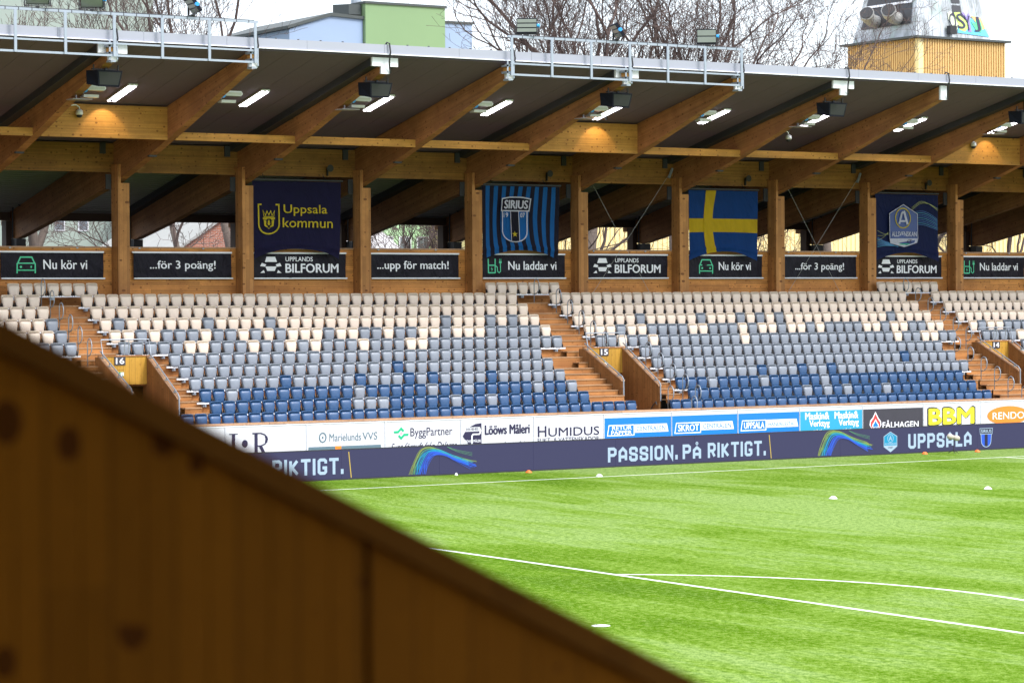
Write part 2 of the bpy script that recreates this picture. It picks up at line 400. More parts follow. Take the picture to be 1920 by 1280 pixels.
# columns
RO = .13; RW = .30
def raft_poly():
    low = [(6.5, 13.70), (9.54, 12.70), (12.0, 11.88), (14.34, 11.14), (17.3, 10.27), (18.13, 10.13), (23.23, 9.08), (26.55, 8.47), (27.0, 8.47), (27.35, 8.55), (27.6, 9.05), (28.25, 9.03)]
    top = [(28.25, roofz(28.25) - .03), (17, roofz(17) - .03), (6.5, roofz(6.5) - .03)]
    return low + top
for i in IDX:
    x = colx(i)
    c = MB(); c.box(x, x + RO - .004, 16.7, 17.28, 5.2, 10.95); c.box(x + RO, x + .46, 16.7, 17.28, 5.2, 10.26)
    c.box(x + RO - .004, x + RO, 16.73, 17.25, 5.2, 10.9)
    c.build('column', M['column'], ST)
    odd = i % 2
    r = MB(); r.prism_x(raft_poly(), x + RO, x + RO + RW); ro = r.build('rafter', M['rafter'], ST)
    # notch plate near the column
    d = MB(); d.box(x + RO - .004, x + RO + RW + .004, 14.25, 14.40, 11.10, 11.16); d.build('rafter_plate', M['dark'], ST)
    if odd == 0:
        for sx in (-1, 1):
            a = x + RO + (RW + .003 if sx > 0 else -.36)
            d = MB(); d.prism_x([(6.5, roofz(6.5) - .26), (27, roofz(27) - .26), (27, roofz(27) - .01), (6.5, roofz(6.5) - .01)], a, a + .357); d.build('roof_edge_beam', M['dark'], ST)
        d = MB(); d.box(x + RO - .36, x + RO + RW + .36, 6.40, 6.497, roofz(6.5) - .30, roofz(6.5) + .0); d.build('end_cover', M['white'], ST)
    d = MB(); d.box(x + RO - .01, x + RO + RW + .01, 6.40 - .004, 6.495 - .004, 13.68, roofz(6.5)); d.build('end_cover', M['white'], ST)
    # rear post and shoe
    d = MB(); d.box(x + RO - .26, x + RO - .02, 27.1, 27.55, 0, 9.18); d.build('rear_post', M['brown'], ST)
    d = MB(); d.box(x + RO - .05, x + RO + .35, 26.55, 27.2, 8.1, 8.46); d.box(x + RO - .3, x + RO + .7, 26.4, 27.6, 7.98, 8.08); d.build('bearing_shoe', M['black'], ST)
    # downpipe
    d = MB(); d.tube([(x + RO - .03, 26.2, 9.75), (x + RO - .05, 26.6, 9.9), (x + RO - .06, 26.85, 9.75), (x + RO - .06, 26.9, 9.3), (x + RO - .06, 26.9, 8.1)], .03, 6); d.build('conduit', M['dark'], ST)
    # hanging plate at column back
    d = MB(); d.box(x - .22, x - .01, 17.24, 17.30, 10.05, 10.6); d.build('steel_plate', M['dark'], ST)
for i in list(IDX)[:-1]:
    a = colx(i) + RO + RW + .002; c = colx(i + 1) + RO - .002; zt = roofz(12.8)
    deep = (i % 4 == 0)
    # purlin or deep beam at y = 12.8
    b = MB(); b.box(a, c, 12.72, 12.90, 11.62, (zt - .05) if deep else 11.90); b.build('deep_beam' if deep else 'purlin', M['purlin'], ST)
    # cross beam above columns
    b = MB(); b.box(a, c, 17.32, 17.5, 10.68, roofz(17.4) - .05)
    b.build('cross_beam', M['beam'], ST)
    d = MB(); d.box(a + 4.2, a + 4.42, 17.24, 17.31, 11.35, 11.75); d.build('steel_plate', M['dark'], ST)
    # ceiling panels (front), seams between
    ya, yb = 6.35, 17.35; zc = .0 if True else 0
    for q in range(4):
        w = (c - a) / 4; p0 = a + q * w + .006; p1 = a + (q + 1) * w - .006
        if q == 0: p0 = a - RW * .5 - .1
        if q == 3: p1 = c + RW * .5 - .1
        b = MB(); b.prism_x([(ya, roofz(ya) - .005), (yb, roofz(yb) - .005), (yb, roofz(yb) + .12), (ya, roofz(ya) + .12)], p0, p1); b.build('ceiling_panel', M['ceil'], ST)
    # rear corrugated deck
    b = MB(); prof = []; y = 17.6
    while y < 28.6:
        prof += [(y, 0), (y + .10, 0), (y + .13, .09), (y + .26, .09)]; y += .29
    pts = [(yy, roofz(yy) + hh) for yy, hh in prof]
    poly = pts + [(pts[-1][0], pts[-1][1] + .2), (pts[0][0], pts[0][1] + .2)]
    vs_ = [(a - .2, yy, zz) for yy, zz in pts] + [(c + .08, yy, zz) for yy, zz in pts]; n = len(pts)
    b.add(vs_, [(j, j + 1, j + 1 + n, j + n) for j in range(n - 1)]); b.build('corrugated_deck', M['corr'], ST)
    # rear eave beam
    b = MB(); b.box(a, c, 27.3, 27.5, 9.20, roofz(27.4) - .02); b.build('eave_beam', M['brown'], ST)
    # plank wall between columns
    b = MB(); z = 5.3; wa = colx(i) + .46; wc = colx(i + 1)
    while z < 7.88:
        z2 = min(z + .145, 7.90); b.box(wa, wc + .0, 17.29, 17.36, z + .004, z2 - .004); z = z2 + .0
    o = b.build('wall_planks', M['wall'], ST); o['kind'] = 'stuff'
    b = MB(); b.box(wa - .4, wc + .1, 17.362, 17.42, 5.0, 7.86); b.build('wall_backing', M['brown'], ST)
    b = MB(); b.box(wa, wc, 17.26, 17.44, 7.90, 7.95); b.build('wall_cap', M['cap'], ST)
    b = MB()
    for q in (.6, 3.2): b.box(wa + q, wa + q + .07, 17.22, 17.25, 7.87, 7.92)
    b.build('wall_clip', M['galv'], ST)
b = MB(); b.prism_x([(6.36, roofz(6.36) + .125), (28.6, roofz(28.6) + .30), (28.6, roofz(28.6) + .36), (6.36, roofz(6.36) + .30)], X0, X1); b.build('roof', M['corr'], ST)
b = MB(); b.box(X0, X1, 17.5, 28, 5.0, 5.2); b.build('concourse_floor', M['conc'], ST)
b = MB(); b.box(X0, X1, 27.7, 27.9, 0, 7.6); b.build('rear_parapet', M['conc'], ST)
# fascia panels
x = X0 + 1.3; 
while x < X1:
    b = MB(); b.box(x + .004, min(x + 3.0, X1) - .004, 6.20, 6.34, 14.33, 14.66); b.build('fascia_panel', M['fascia'], ST)
    b = MB(); b.box(x, min(x + 3.0, X1), 6.16, 6.20 - .002, 14.315, 14.345); b.build('fascia_drip', M['white'], ST)
    x += 3.0
b = MB(); random.seed(3); x = X0 + 1
while x < X1:
    b.box(x, x + .05, 6.28, 6.33, 14.661, 14.70); x += .85
o = b.build('fascia_rivet', M['dark'], ST); o['kind'] = 'stuff'
# tie rods in two bays
for i in (5, 7):
    a = colx(i) + .5; c = colx(i + 1) + .05
    for (p0, p1) in (((a + .5, 17.15, 10.62), (a + 2.55 + .9, 17.15, 6.0)), ((c - .1, 17.15, 11.3), (a + .35, 17.15, 6.0))):
        b = MB(); b.tube([p0, p1], .009, 6); b.build('tie_rod', M['conc'], ST)
    b = MB(); b.tube([(c - .1, 17.13, 11.35), (c - .28, 17.13, 10.95)], .06, 6); b.build('rod_anchor', M['galv'], ST)
# ------------------------------------------------------------------ exits (vomitories)
def txt(body, x0, x1, z0, z1, y, mat, name, parent, bold=.02, shear=0, warp=None):
    cu = bpy.data.curves.new('t', 'FONT'); cu.body = body; cu.size = 1;  cu.shear = shear; cu.resolution_u = 3
    o = bpy.data.objects.new('t', cu); COL.objects.link(o)
    dg = bpy.context.evaluated_depsgraph_get(); me = bpy.data.meshes.new_from_object(o.evaluated_get(dg))
    bpy.data.objects.remove(o); bpy.data.curves.remove(cu)
    xs = [v.co.x for v in me.vertices]; ys = [v.co.y for v in me.vertices]
    sx = (x1 - x0) / (max(xs) - min(xs)); sz = (z1 - z0) / (max(ys) - min(ys)); mx, my = min(xs), min(ys)
    ox, oy, oz = WL[parent.name] if parent is not None else (0, 0, 0)
    for v in me.vertices:
        p = (x0 + (v.co.x - mx) * sx, y, z0 + (v.co.y - my) * sz)
        if warp: p = warp(*p)
        v.co = (p[0] - ox, p[1] - oy, p[2] - oz)
    if bold > 0:
        vv = [tuple(v.co) for v in me.vertices]; ff = [tuple(p.vertices) for p in me.polygons]; bpy.data.meshes.remove(me)
        e = bold * .75 * sz; nv_ = len(vv); AV = []; AF = []
        for q, (dx, dz) in enumerate(((0, 0), (e, 0), (-e, 0), (0, e * .6), (0, -e * .6))):
            AV += [(a + dx, b_ - .0004 * q, c + dz) for a, b_, c in vv]; AF += [tuple(t_ + q * nv_ for t_ in f) for f in ff]
        me = bpy.data.meshes.new(name); me.from_pydata(AV, [], AF)
    me.materials.clear(); me.materials.append(mat); me.name = name
    o = bpy.data.objects.new(name, me); COL.objects.link(o)
    if parent is not None: o.parent = parent
    return o
def poly(pts, y, mat, name, parent, warp=None, th=0):
    b = MB(); b.add([(warp(x, y, z) if warp else (x, y, z)) for x, z in pts], [tuple(range(len(pts)))]); return b.build(name, mat, parent)
def stroke_quads(b, pts, w, y, closed=False, warp=None):
    """mitred ribbon in the x-z plane"""
    P = [Vector((p[0], p[1])) for p in pts]; n = len(P); Lf = []; Rt = []
    for i in range(n):
        if closed: a, c = P[i - 1], P[(i + 1) % n]
        else: a, c = P[max(i - 1, 0)], P[min(i + 1, n - 1)]
        d1 = (P[i] - a); d2 = (c - P[i])
        if d1.length < 1e-9: d1 = d2
        if d2.length < 1e-9: d2 = d1
        d1 = d1.normalized(); d2 = d2.normalized(); t = (d1 + d2)
        t = t.normalized() if t.length > 1e-6 else d1
        nn = Vector((-t.y, t.x)); n1 = Vector((-d1.y, d1.x)); k = w / 2 / max(.4, nn.dot(n1))
        ww = k
        Lf.append(P[i] + nn * ww); Rt.append(P[i] - nn * ww)
    vs_ = []
    for l, r in zip(Lf, Rt):
        for q in (r, l):
            p = (q.x, y, q.y); vs_.append(warp(*p) if warp else p)
    m = n if closed else n - 1
    b.add(vs_, [(2 * i, 2 * ((i + 1) % n), 2 * ((i + 1) % n) + 1, 2 * i + 1) for i in range(m)])
def stroke(pts, w, y, mat, name, parent, closed=False, warp=None):
    b = MB(); stroke_quads(b, pts, w, y, closed, warp); return b.build(name, mat, parent)
for e, num, gr in zip(EX, ('16', '15', '14'), (0, 1, 2)):
    T = thing('stair_exit', 'timber walled stair exit carrying the white sign of number %s' % {'16':'sixteen','15':'fifteen','14':'fourteen'}[num], 'stair exit', (e, 11.6, 1.3))
    # side walls with sloping top: upright boards
    for w, (xa, ys, zs) in enumerate(((e, 9.08, 2.83), (e + 1.79, 9.2, 2.60))):
        b = MB(); yy = ys
        slope = (4.02 - zs) / (11.6 - ys)
        while yy < 11.95:
            y2 = min(yy + .11, 11.95); za = min(4.02, zs + (yy - ys) * slope); zb = min(4.02, zs + (y2 - ys) * slope)
            b.prism_x([(yy + .003, 1.25), (y2 - .003, 1.25), (y2 - .003, zb), (yy + .003, za)], xa, xa + .09)
            yy = y2
        # inner lining
        b.prism_x([(ys + .01, 1.25), (11.95, 1.25), (11.95, 3.98), (11.6, 3.98), (ys + .01, zs - .03)], xa + .01, xa + .08)
        o = b.build('side_wall', M['vert'], T)
        b = MB(); b.prism_x([(ys - .03, zs), (11.6, 4.02), (11.6, 4.07), (ys - .03, zs + .05)], xa - .03, xa + .12); b.build('wall_cap', M['cap'], T)
        b = MB(); h = .13
        b.tube([(xa + .045, 11.62, 4.10 + h), (xa + .045, ys + .05, zs + .06 + h), (xa + .045, ys - .05, zs + h - .05), (xa + .045, ys - .06, zs - .55)], .024, 6)
        for t in (.12, .4, .7, .93):
            yy = ys + (11.6 - ys) * t; zz = zs + (4.02 - zs) * t; b.tube([(xa + .045, yy, zz + .05), (xa + .045, yy, zz + .06 + h)], .02, 5)
            b.box(xa - .02, xa + .11, yy - .05, yy + .05, zz + .055, zz + .075)
        b.build('handrail', M['galv'], T)
    b = MB(); q = e + .092
    while q < e + 1.77:
        q2 = min(q + .22, e + 1.787); b.box(q + .002, q2 - .002, 11.6, 11.66, 3.07, 4.03); q = q2
    b.build('front_panel', M['vpanel'], T)
    b = MB(); b.box(e - .02, e + 1.92, 11.57, 11.70, 4.032, 4.075); b.build('panel_cap', M['riser'], T)
    b = MB(); b.tube([(e + .04, 11.4, 4.12), (e + .04, 11.55, 4.62), (e + 1.84, 11.55, 4.62), (e + 1.84, 11.4, 4.12)], .024, 6)
    b.tube([(e + .95, 11.62, 4.07), (e + .95, 11.56, 4.62)], .018, 5); b.tube([(e + 1.1, 11.62, 4.07), (e + 1.1, 11.56, 4.62)], .018, 5)
    b.tube([(e + 1.62, 11.62, 4.07), (e + 1.62, 11.56, 4.62)], .018, 5)
    b.build('guard_rail', M['galv'], T)
    b = MB(); b.tube([(e + 1.75, 9.75, 1.6), (e + 1.74, 8.95 + .6, 1.85), (e + 1.74, 9.32, 2.02), (e + 1.74, 9.26, 1.9)], .02, 6); b.build('grab_rail', M['dark'], T)
    # signs
    sx = {0: 5.60, 1: 25.86, 2: 46.11}[gr]
    N = thing('number_sign', 'small dark square sign with white figure %s on the exit panel' % {'16':'sixteen','15':'fifteen','14':'fourteen'}[num], 'sign', (sx + .2, 11.58, 3.74))
    b = MB(); b.box(sx, sx + .41, 11.572, 11.598, 3.74, 4.03); b.build('sign_plate', M['charc'], N)
    txt(num, sx + .055, sx + .355, 3.785, 3.985, 11.568, M['pwhite'], 'number', N, .035)
    if gr < 2:
        Xs = sx + .05
        N = thing('exit_sign', 'small green emergency exit sign under figure %s' % {'16':'sixteen','15':'fifteen','14':'fourteen'}[num], 'sign', (Xs + .15, 11.58, 3.36))
        b = MB(); b.box(Xs, Xs + .30, 11.575, 11.598, 3.36, 3.50); b.build('sign_plate', M['pgreen'], N)
        b = MB(); b.box(Xs + .17, Xs + .29, 11.571, 11.5745, 3.37, 3.49); b.build('doorway_mark', M['pwhite'], N)
        b = MB(); b.add([(Xs + .03, 11.571, 3.44), (Xs + .08, 11.571, 3.385), (Xs + .13, 11.571, 3.44)], [(0, 1, 2)]); b.box(Xs + .065, Xs + .095, 11.571, 11.5745, 3.43, 3.48); b.build('arrow_mark', M['pwhite'], N)
        b = MB(); b.cylz(Xs + .23, 11.569, 3.45, 3.47, .012, n=6); b.tube([(Xs + .23, 11.569, 3.45), (Xs + .22, 11.569, 3.42), (Xs + .25, 11.569, 3.38)], .009, 4); b.build('running_figure_mark', M['pgreen'], N)
W1 = 'zeroth first second third fourth fifth sixth seventh eighth ninth tenth eleventh twelfth thirteenth fourteenth fifteenth sixteenth seventeenth eighteenth nineteenth'.split()
def words_(n):
    if n < 20: return W1[n]
    t, u = divmod(n, 10)
    return {2: 'twentieth', 3: 'thirtieth', 4: 'fortieth'}[t] if u == 0 else {2: 'twenty-', 3: 'thirty-', 4: 'forty-'}[t] + W1[u]
ordn = words_
EN = {'16': 'sixteen', '15': 'fifteen', '14': 'fourteen'}
# hoop handrails on the stairs
HO = []
for k in range(6, 12): HO.append((4.72, yrow[k] - .55, zfl[k], 'sixteen', k))
for k in range(6, 12): HO.append((26.12 if k < 11 else 25.6, yrow[k] - .62, zfl[k], 'fifteen', k))
for k in range(1, 6): HO.append((27.60, yrow[k] - .62, zfl[k], 'fifteen far side', k))
for k in range(0, 2): HO.append((26.85 - .5 * k, yrow[k] - .6, zfl[k], 'fifteen, at its foot', k))
for k in range(6, 12): HO.append((44.85, yrow[k] - .55, zfl[k], 'fourteen', k))
for k in range(0, 6): HO.append((43.5, yrow[k] - .55, zfl[k], 'fourteen, near flank', k))
hm = MB(); hm.tube([(0, 0, 0), (0, 0, .78), (0, -.05, .90), (0, -.16, .95), (0, -.28, .90), (0, -.36, .74), (0, -.34, .52), (0, -.2, .38), (0, -.02, .34)], .02, 6)
hmesh = hm.mesh('stair_handrail', M['galv'], smooth=True)
hn = ['lowest', 'second', 'third', 'fourth', 'fifth', 'sixth', 'seventh', 'eighth', 'ninth', 'tenth', 'eleventh', 'topmost']
for x, y, z, wh, k in HO:
    o = bpy.data.objects.new('stair_handrail', hmesh); COL.objects.link(o); o.location = (x, y, z)
    tag(o, 'looped steel stair handrail, %s row up from the pitch, stairs of exit %s' % (words_(k + 1), wh.replace(', at its foot', ' foot').replace(', near flank', ' near side')), 'handrail', 'looped steel handrails on the terrace stairs')
# ------------------------------------------------------------------ seats
def outline(wt, wb, z1, z0, rc, n=4):
    """closed outline, top width wt, bottom width wb, rounded corners"""
    pts = []
    for cx, cz, a0, r in ((wt / 2 - rc, z1 - rc * .8, 0, rc), (-(wt / 2 - rc), z1 - rc * .8, 90, rc), (-(wb / 2 - rc), z0 + rc * .9, 180, rc), (wb / 2 - rc, z0 + rc * .9, 270, rc)):
        for i in range(n + 1):
            a = math.radians(a0 + 90 * i / n); pts.append((cx + r * math.cos(a), cz + r * math.sin(a) * .9))
    return pts
def shell(b, prof, m):
    """prof: list of (outline, y) loops from back to front, then a centre point"""
    n = len(prof[0][0]); base = len(b.v)
    for ol, yf in prof:
        for x, z in ol: b.v.append((x, yf(x, z), z))
    k = len(prof)
    for i in range(k - 1):
        for j in range(n):
            a = base + i * n + j; c = base + i * n + (j + 1) % n; b.f.append((a, c, c + n, a + n)); b.m.append(m)
    for lvl, rev in ((0, True), (k - 1, False)):
        ol = prof[lvl][0]; cx = sum(p[0] for p in ol) / n; cz = sum(p[1] for p in ol) / n
        ci = len(b.v); b.v.append((cx, prof[lvl][1](cx, cz) + (-.012 if not rev else 0), cz))
        for j in range(n):
            a = base + lvl * n + j; c = base + lvl * n + (j + 1) % n
            b.f.append((c, a, ci) if rev else (a, c, ci)); b.m.append(m)
def inset(ol, s, dz=0):
    n = len(ol); cx = sum(p[0] for p in ol) / n; cz = sum(p[1] for p in ol) / n
    return [(cx + (x - cx) * s, cz + (z - cz) * s + dz) for x, z in ol]
lean = lambda z: (z + .45) * .14
rim_ = lambda z: .065 * min(1, max(0, (-.05 - z) / .10))
def seat_back(m=0):
    b = MB(); o = outline(.44, .375, 0, -.49, .07)
    shell(b, [(inset(o, .97), lambda x, z: .02 + lean(z)), (o, lambda x, z: .0 + lean(z)), (inset(o, .985), lambda x, z: -.075 + lean(z) + rim_(z)), (inset(o, .93), lambda x, z: -.085 + lean(z) + rim_(z)), (inset(o, .86, -.022), lambda x, z: .0 + lean(z))], m); return b
def seat_pan(m=0):
    b = MB(); o = outline(.425, .345, -.083, -.475, .09)
    yb = lambda z: -.028 + lean(z) * .5
    shell(b, [(inset(o, .96), lambda x, z: yb(z)), (o, lambda x, z: yb(z) - .02), (o, lambda x, z: yb(z) - .05), (inset(o, .93), lambda x, z: yb(z) - .072), (inset(o, .6), lambda x, z: yb(z) - .085)], m); return b
def seat_brk(m=0):
    b = MB()
    for s in (-1, 1):
        x = s * .215
        b.prism_x([(.02, -.48), (-.09, -.48), (-.11, -.38), (-.04, -.27), (.02, -.26)], x - .008, x + .008, m)
    b.box(-.20, .20, -.07, -.02, -.50, -.46, m)
    return b
meb = {c: seat_back().mesh('backrest', M[c], smooth=True) for c in ('cream', 'grey', 'blue')}
mep = {c: seat_pan().mesh('seat_pan', M[c], smooth=True) for c in ('cream', 'grey', 'blue')}
mek = seat_brk().mesh('seat_bracket', M['black'])
# colour exceptions given as x of the seat, per row
def near(x, L, t=.26): return any(abs(x - q) < t for q in L)
EXC = {}
def exA(k, us, y=None): EXC.setdefault(k, []).extend(us)
COLX = {}
COLX = {8: [6.85, 10.32, 12.83, 20.39, 22.41, 23.41, 29.45, 32.49, 34.5, 35.5, 36.5, 42.51, 4.32], 7: [6.34, 6.83, 7.84, 9.76, 11.36, 12.35, 13.33, 13.86, 14.35, 15.35, 15.85, 17.35, 18.87, 19.38, 20.37, 20.87, 21.39, 24.41, 26.48, 26.96, 27.47, 28.46, 28.93, 31.47, 32.01, 34.03, 35.02, 35.53, 36.53, 37.03, 38.02, 40.51, 41.03, 42.01, 42.53, 44.03, 44.52, 46.46, 47.54, 48.04, 3.84, 3.39, 2.94, 2.51], 6: [8.86, 9.36, 11.35, 12.86, 13.84, 15.86, 17.89, 18.37, 27.47, 28.98, 33.49, 41.53, 43.04, 43.57, 48.41], 4: [16.38, 40.5], 3: [11.37, 14.38, 16.39, 17.39, 19.9, 32.51, 34.53, 36.0], 2: [8.86, 13.87, 16.88, 18.39, 21.43, 22.93, 29.47, 32.01, 35.04], 1: [13.38, 13.89, 14.4, 17.4, 18.89, 33.53, 34.54, 35.54, 37.53]}
def seat_colour(k, x):
    base = 'cream' if k >= 8 else ('grey' if k >= 3 else 'blue')
    if k == 7: base = 'grey'
    if k == 6: base = 'grey'
    if near(x, COLX.get(k, [])):
        return {8: 'grey', 7: 'cream', 6: 'cream', 4: 'blue', 3: 'blue', 2: 'grey', 1: 'grey'}.get(k, base)
    return base
SE = []
for k, si, x, n in BL:
    for j in range(n):
        sx = x + .502 * j; d = (Vector((sx, yrow[k], ztop[k])) - CP).length
        SE.append((d, k, si, j, n, sx))
SE.sort()
# seats hidden behind the foreground timber wall are the ones far west in the lower rows: skip them
def visible(k, x):
    p = Vector((x, yrow[k], ztop[k])) - CP; z = p.dot(Fv); u = 960 + 5063.4 * p.dot(Rv) / z; v = 640 - 5063.4 * p.dot(Uv) / z
    return u > -30 and u < 1960 and v < 600 + .519 * u + 18
rnd = random.Random(5); cnt = 0; stuff = MB(); mi = {'cream': 0, 'grey': 1, 'blue': 2}
pm = {c: (seat_back(mi[c]), seat_pan(mi[c]), seat_brk(3)) for c in mi}
cname = {'cream': 'cream', 'grey': 'grey', 'blue': 'blue'}
for d, k, si, j, n, sx in SE:
    if not visible(k, sx): continue
    c = seat_colour(k, sx); loc = (sx, yrow[k], ztop[k] + rnd.uniform(-.006, .006))
    if cnt < 300:
        cnt += 1
        west = sx < 5.2 if k >= 6 and k < 11 else False
        if k == 11: lab = ('%s folding seat, short top row bridging exit sixteen stairs, %s from its low end' if sx < 10 else '%s folding seat, short top row under the striped flag, %s from the exit sixteen end') % (c, ordn(j + 1))
        elif west: lab = '%s folding seat, %s row up, %s beyond exit sixteen, away from exit fifteen' % (c, ordn(k + 1), ordn(n - j))
        else: lab = '%s folding seat, %s row up, %s from exit sixteen toward exit fifteen' % (c, ordn(k + 1), ordn(j + 1))
        r = thing('stadium_seat', lab, 'seat', loc, 'folding seats in rows on the terrace')
        r.rotation_euler = (rnd.uniform(-.04, .03), 0, rnd.uniform(-.04, .04))
        for me, nm in ((meb[c], 'backrest'), (mep[c], 'seat_pan'), (mek, 'seat_bracket')):
            o = bpy.data.objects.new(nm, me); COL.objects.link(o); o.parent = r
    else:
        for pb in pm[c]:
            stuff.add([(a + loc[0], b_ + loc[1], z_ + loc[2]) for a, b_, z_ in pb.v], pb.f, 0)
            stuff.m[-len(pb.f):] = pb.m
o = stuff.build('stadium_seats', [M['cream'], M['grey'], M['blue'], M['black']], smooth=True)
o['kind'] = 'stuff'; tag(o, 'rows of cream, grey and blue folding seats filling the terrace beyond exit fifteen', 'seats', 'folding seats in rows on the terrace')
# ------------------------------------------------------------------ banners on the plank wall
YB = 17.15
def wr(x, y, z):     # wrinkled vinyl
    return (x, y - .03 * noise.noise(Vector((x * 1.7, z * 2.3, 1.3))) - .010 * noise.noise(Vector((x * 6, z * 3, 5))), z)
def banner(x0, x1, kind, label):
    T = thing('banner', label, 'banner', ((x0 + x1) / 2, YB, 6.8), 'black advertising banners along the back wall')
    z0, z1 = 6.80, 7.72; nx, nz = 40, 10; vs_ = []; fs = []
    for i in range(nx + 1):
        for j in range(nz + 1): vs_.append(wr(x0 + (x1 - x0) * i / nx, YB, z0 + (z1 - z0) * j / nz))
    for i in range(nx):
        for j in range(nz): a = i * (nz + 1) + j; fs.append((a, a + nz + 1, a + nz + 2, a + 1))
    b = MB(); b.add(vs_, fs); b.build('vinyl_sheet', M['cblack'], T, smooth=True)
    b = MB(); b.box(x0 - .05, x1 + .02, YB - .02, YB + .05, 7.715, 7.775); b.build('top_batten', M['white'], T)
    b = MB(); b.box(x0 + .02, x1 + .06, YB - .02, YB + .05, 6.76, 6.81); b.build('bottom_batten', M['white'], T)
    y = YB; W_ = M['pwhite']; wb = lambda x, y_, z: (x, wr(x, YB, z)[1] - .012 + (y_ - YB), z)
    if kind == 'car':
        c0, c1 = x0 + .62, x0 + 1.31; mm = M['mint']; t = .05; h0, h1 = 6.97, 7.57
        b = MB(); cm = (c0 + c1) / 2
        stroke_quads(b, [(c0 + .02, 7.33), (c0 + .13, 7.55), (c1 - .13, 7.55), (c1 - .02, 7.33)], t, y, False, wb)
        stroke_quads(b, [(c0, h0), (c0, 7.33)], t, y - .001, False, wb); stroke_quads(b, [(c1, h0), (c1, 7.33)], t, y - .001, False, wb)
        stroke_quads(b, [(c0, 7.33), (c1, 7.33)], .04, y - .002, False, wb); stroke_quads(b, [(c0, 7.08), (c1, 7.08)], .04, y - .002, False, wb)
        for cx in (c0 + .14, c1 - .14): b.add([(cx + .045 * math.cos(a * PI / 5), y - .02, 7.20 + .045 * math.sin(a * PI / 5)) for a in range(10)], [tuple(range(10))])
        b.build('car_symbol', mm, T)
        txt('Nu kör vi', x0 + 1.63, x0 + 3.33, 7.12, 7.46, y, W_, 'lettering', T, .02, 0, wb)
    if kind == 'for': txt('...för 3 poäng!', x0 + .66, x0 + 3.34, 7.05, 7.44, y, W_, 'lettering', T, .02, 0, wb)
    if kind == 'upp': txt('...upp för match!', x0 + .28, x0 + 3.52, 7.05, 7.46, y, W_, 'lettering', T, .02, 0, wb)
    if kind == 'bil':
        a = x0 + .27; w = .92; q = lambda *p: [(a + u * w, 6.99 + v * .61) for u, v in p]
        for pl in (q((.22, .68), (.78, .68), (.70, 1), (.30, 1)), q((.0, .42), (.22, .38), (.28, .52), (.08, .62)), q((1, .42), (.78, .38), (.72, .52), (.92, .62)),
                   q((.32, .12), (.68, .12), (.76, .40), (.24, .40)), q((0, 0), (.22, 0), (.16, .18)), q((1, 0), (.78, 0), (.84, .18))):
            poly(pl, y, W_, 'car_front_symbol', T, wb)
        txt('UPPLANDS', x0 + 1.36, x0 + 2.54, 7.43, 7.60, y, W_, 'lettering', T, .02, 0, wb)
        txt('BILFORUM', x0 + 1.36, x0 + 3.65, 7.00, 7.34, y, W_, 'lettering', T, .035, 0, wb)
    if kind == 'laddar':
        a = x0 + .27; mm = M['mint']; b = MB()
        stroke_quads(b, [(a, 6.99), (a, 7.56)], .05, y, False, wb); stroke_quads(b, [(a + .32, 6.99), (a + .32, 7.56)], .05, y, False, wb)
        stroke_quads(b, [(a, 7.0), (a + .32, 7.0)], .05, y - .001, False, wb); stroke_quads(b, [(a, 7.30), (a + .32, 7.30)], .045, y - .001, False, wb)
        stroke_quads(b, [(a + .34, 7.28), (a + .42, 7.22), (a + .42, 7.06), (a + .50, 7.0), (a + .57, 7.06), (a + .57, 7.4)], .035, y - .001, False, wb)
        stroke_quads(b, [(a + .51, 7.42), (a + .63, 7.42)], .08, y - .002, False, wb); stroke_quads(b, [(a + .54, 7.44), (a + .54, 7.56)], .025, y, False, wb); stroke_quads(b, [(a + .60, 7.44), (a + .60, 7.56)], .025, y, False, wb)
        b.add([wb(a + .17, y, 7.25), wb(a + .11, y, 7.14), wb(a + .16, y, 7.14), wb(a + .14, y, 7.05), wb(a + .21, y, 7.16), wb(a + .16, y, 7.16)], [(0, 1, 2, 5), (2, 3, 4, 5)])
        b.build('charger_symbol', mm, T)
        txt('Nu laddar vi', x0 + 1.22, x0 + 3.52, 7.12, 7.46, y, W_, 'lettering', T, .02, 0, wb)
    return T
banner(3.72, 7.70, 'car', 'black banner reading Nu kör vi with a green car, above the exit sixteen seats')
banner(8.90, 12.91, 'for', 'black banner reading för 3 poäng between two bare pillars, no flag over it')
banner(13.84, 17.82, 'bil', 'black banner reading Upplands Bilforum under the navy municipal flag')
banner(18.94, 22.93, 'upp', 'black banner reading upp för match, between navy flag and striped flag')
banner(24.04, 27.98, 'laddar', 'black banner reading Nu laddar vi, under the blue and black striped flag')
banner(29.10, 33.12, 'bil', 'black banner reading Upplands Bilforum behind crossed rods, with no flag above')
banner(34.15, 38.10, 'car', 'black banner reading Nu kör vi under the blue and yellow cross flag')
banner(39.24, 43.28, 'for', 'black banner reading för 3 poäng behind two crossed steel rods')
banner(44.24, 48.20, 'bil', 'black banner reading Upplands Bilforum under the league badge flag')
banner(49.27, 53.20, 'laddar', 'black banner reading Nu laddar vi beyond the last flag, above the exit fourteen side')
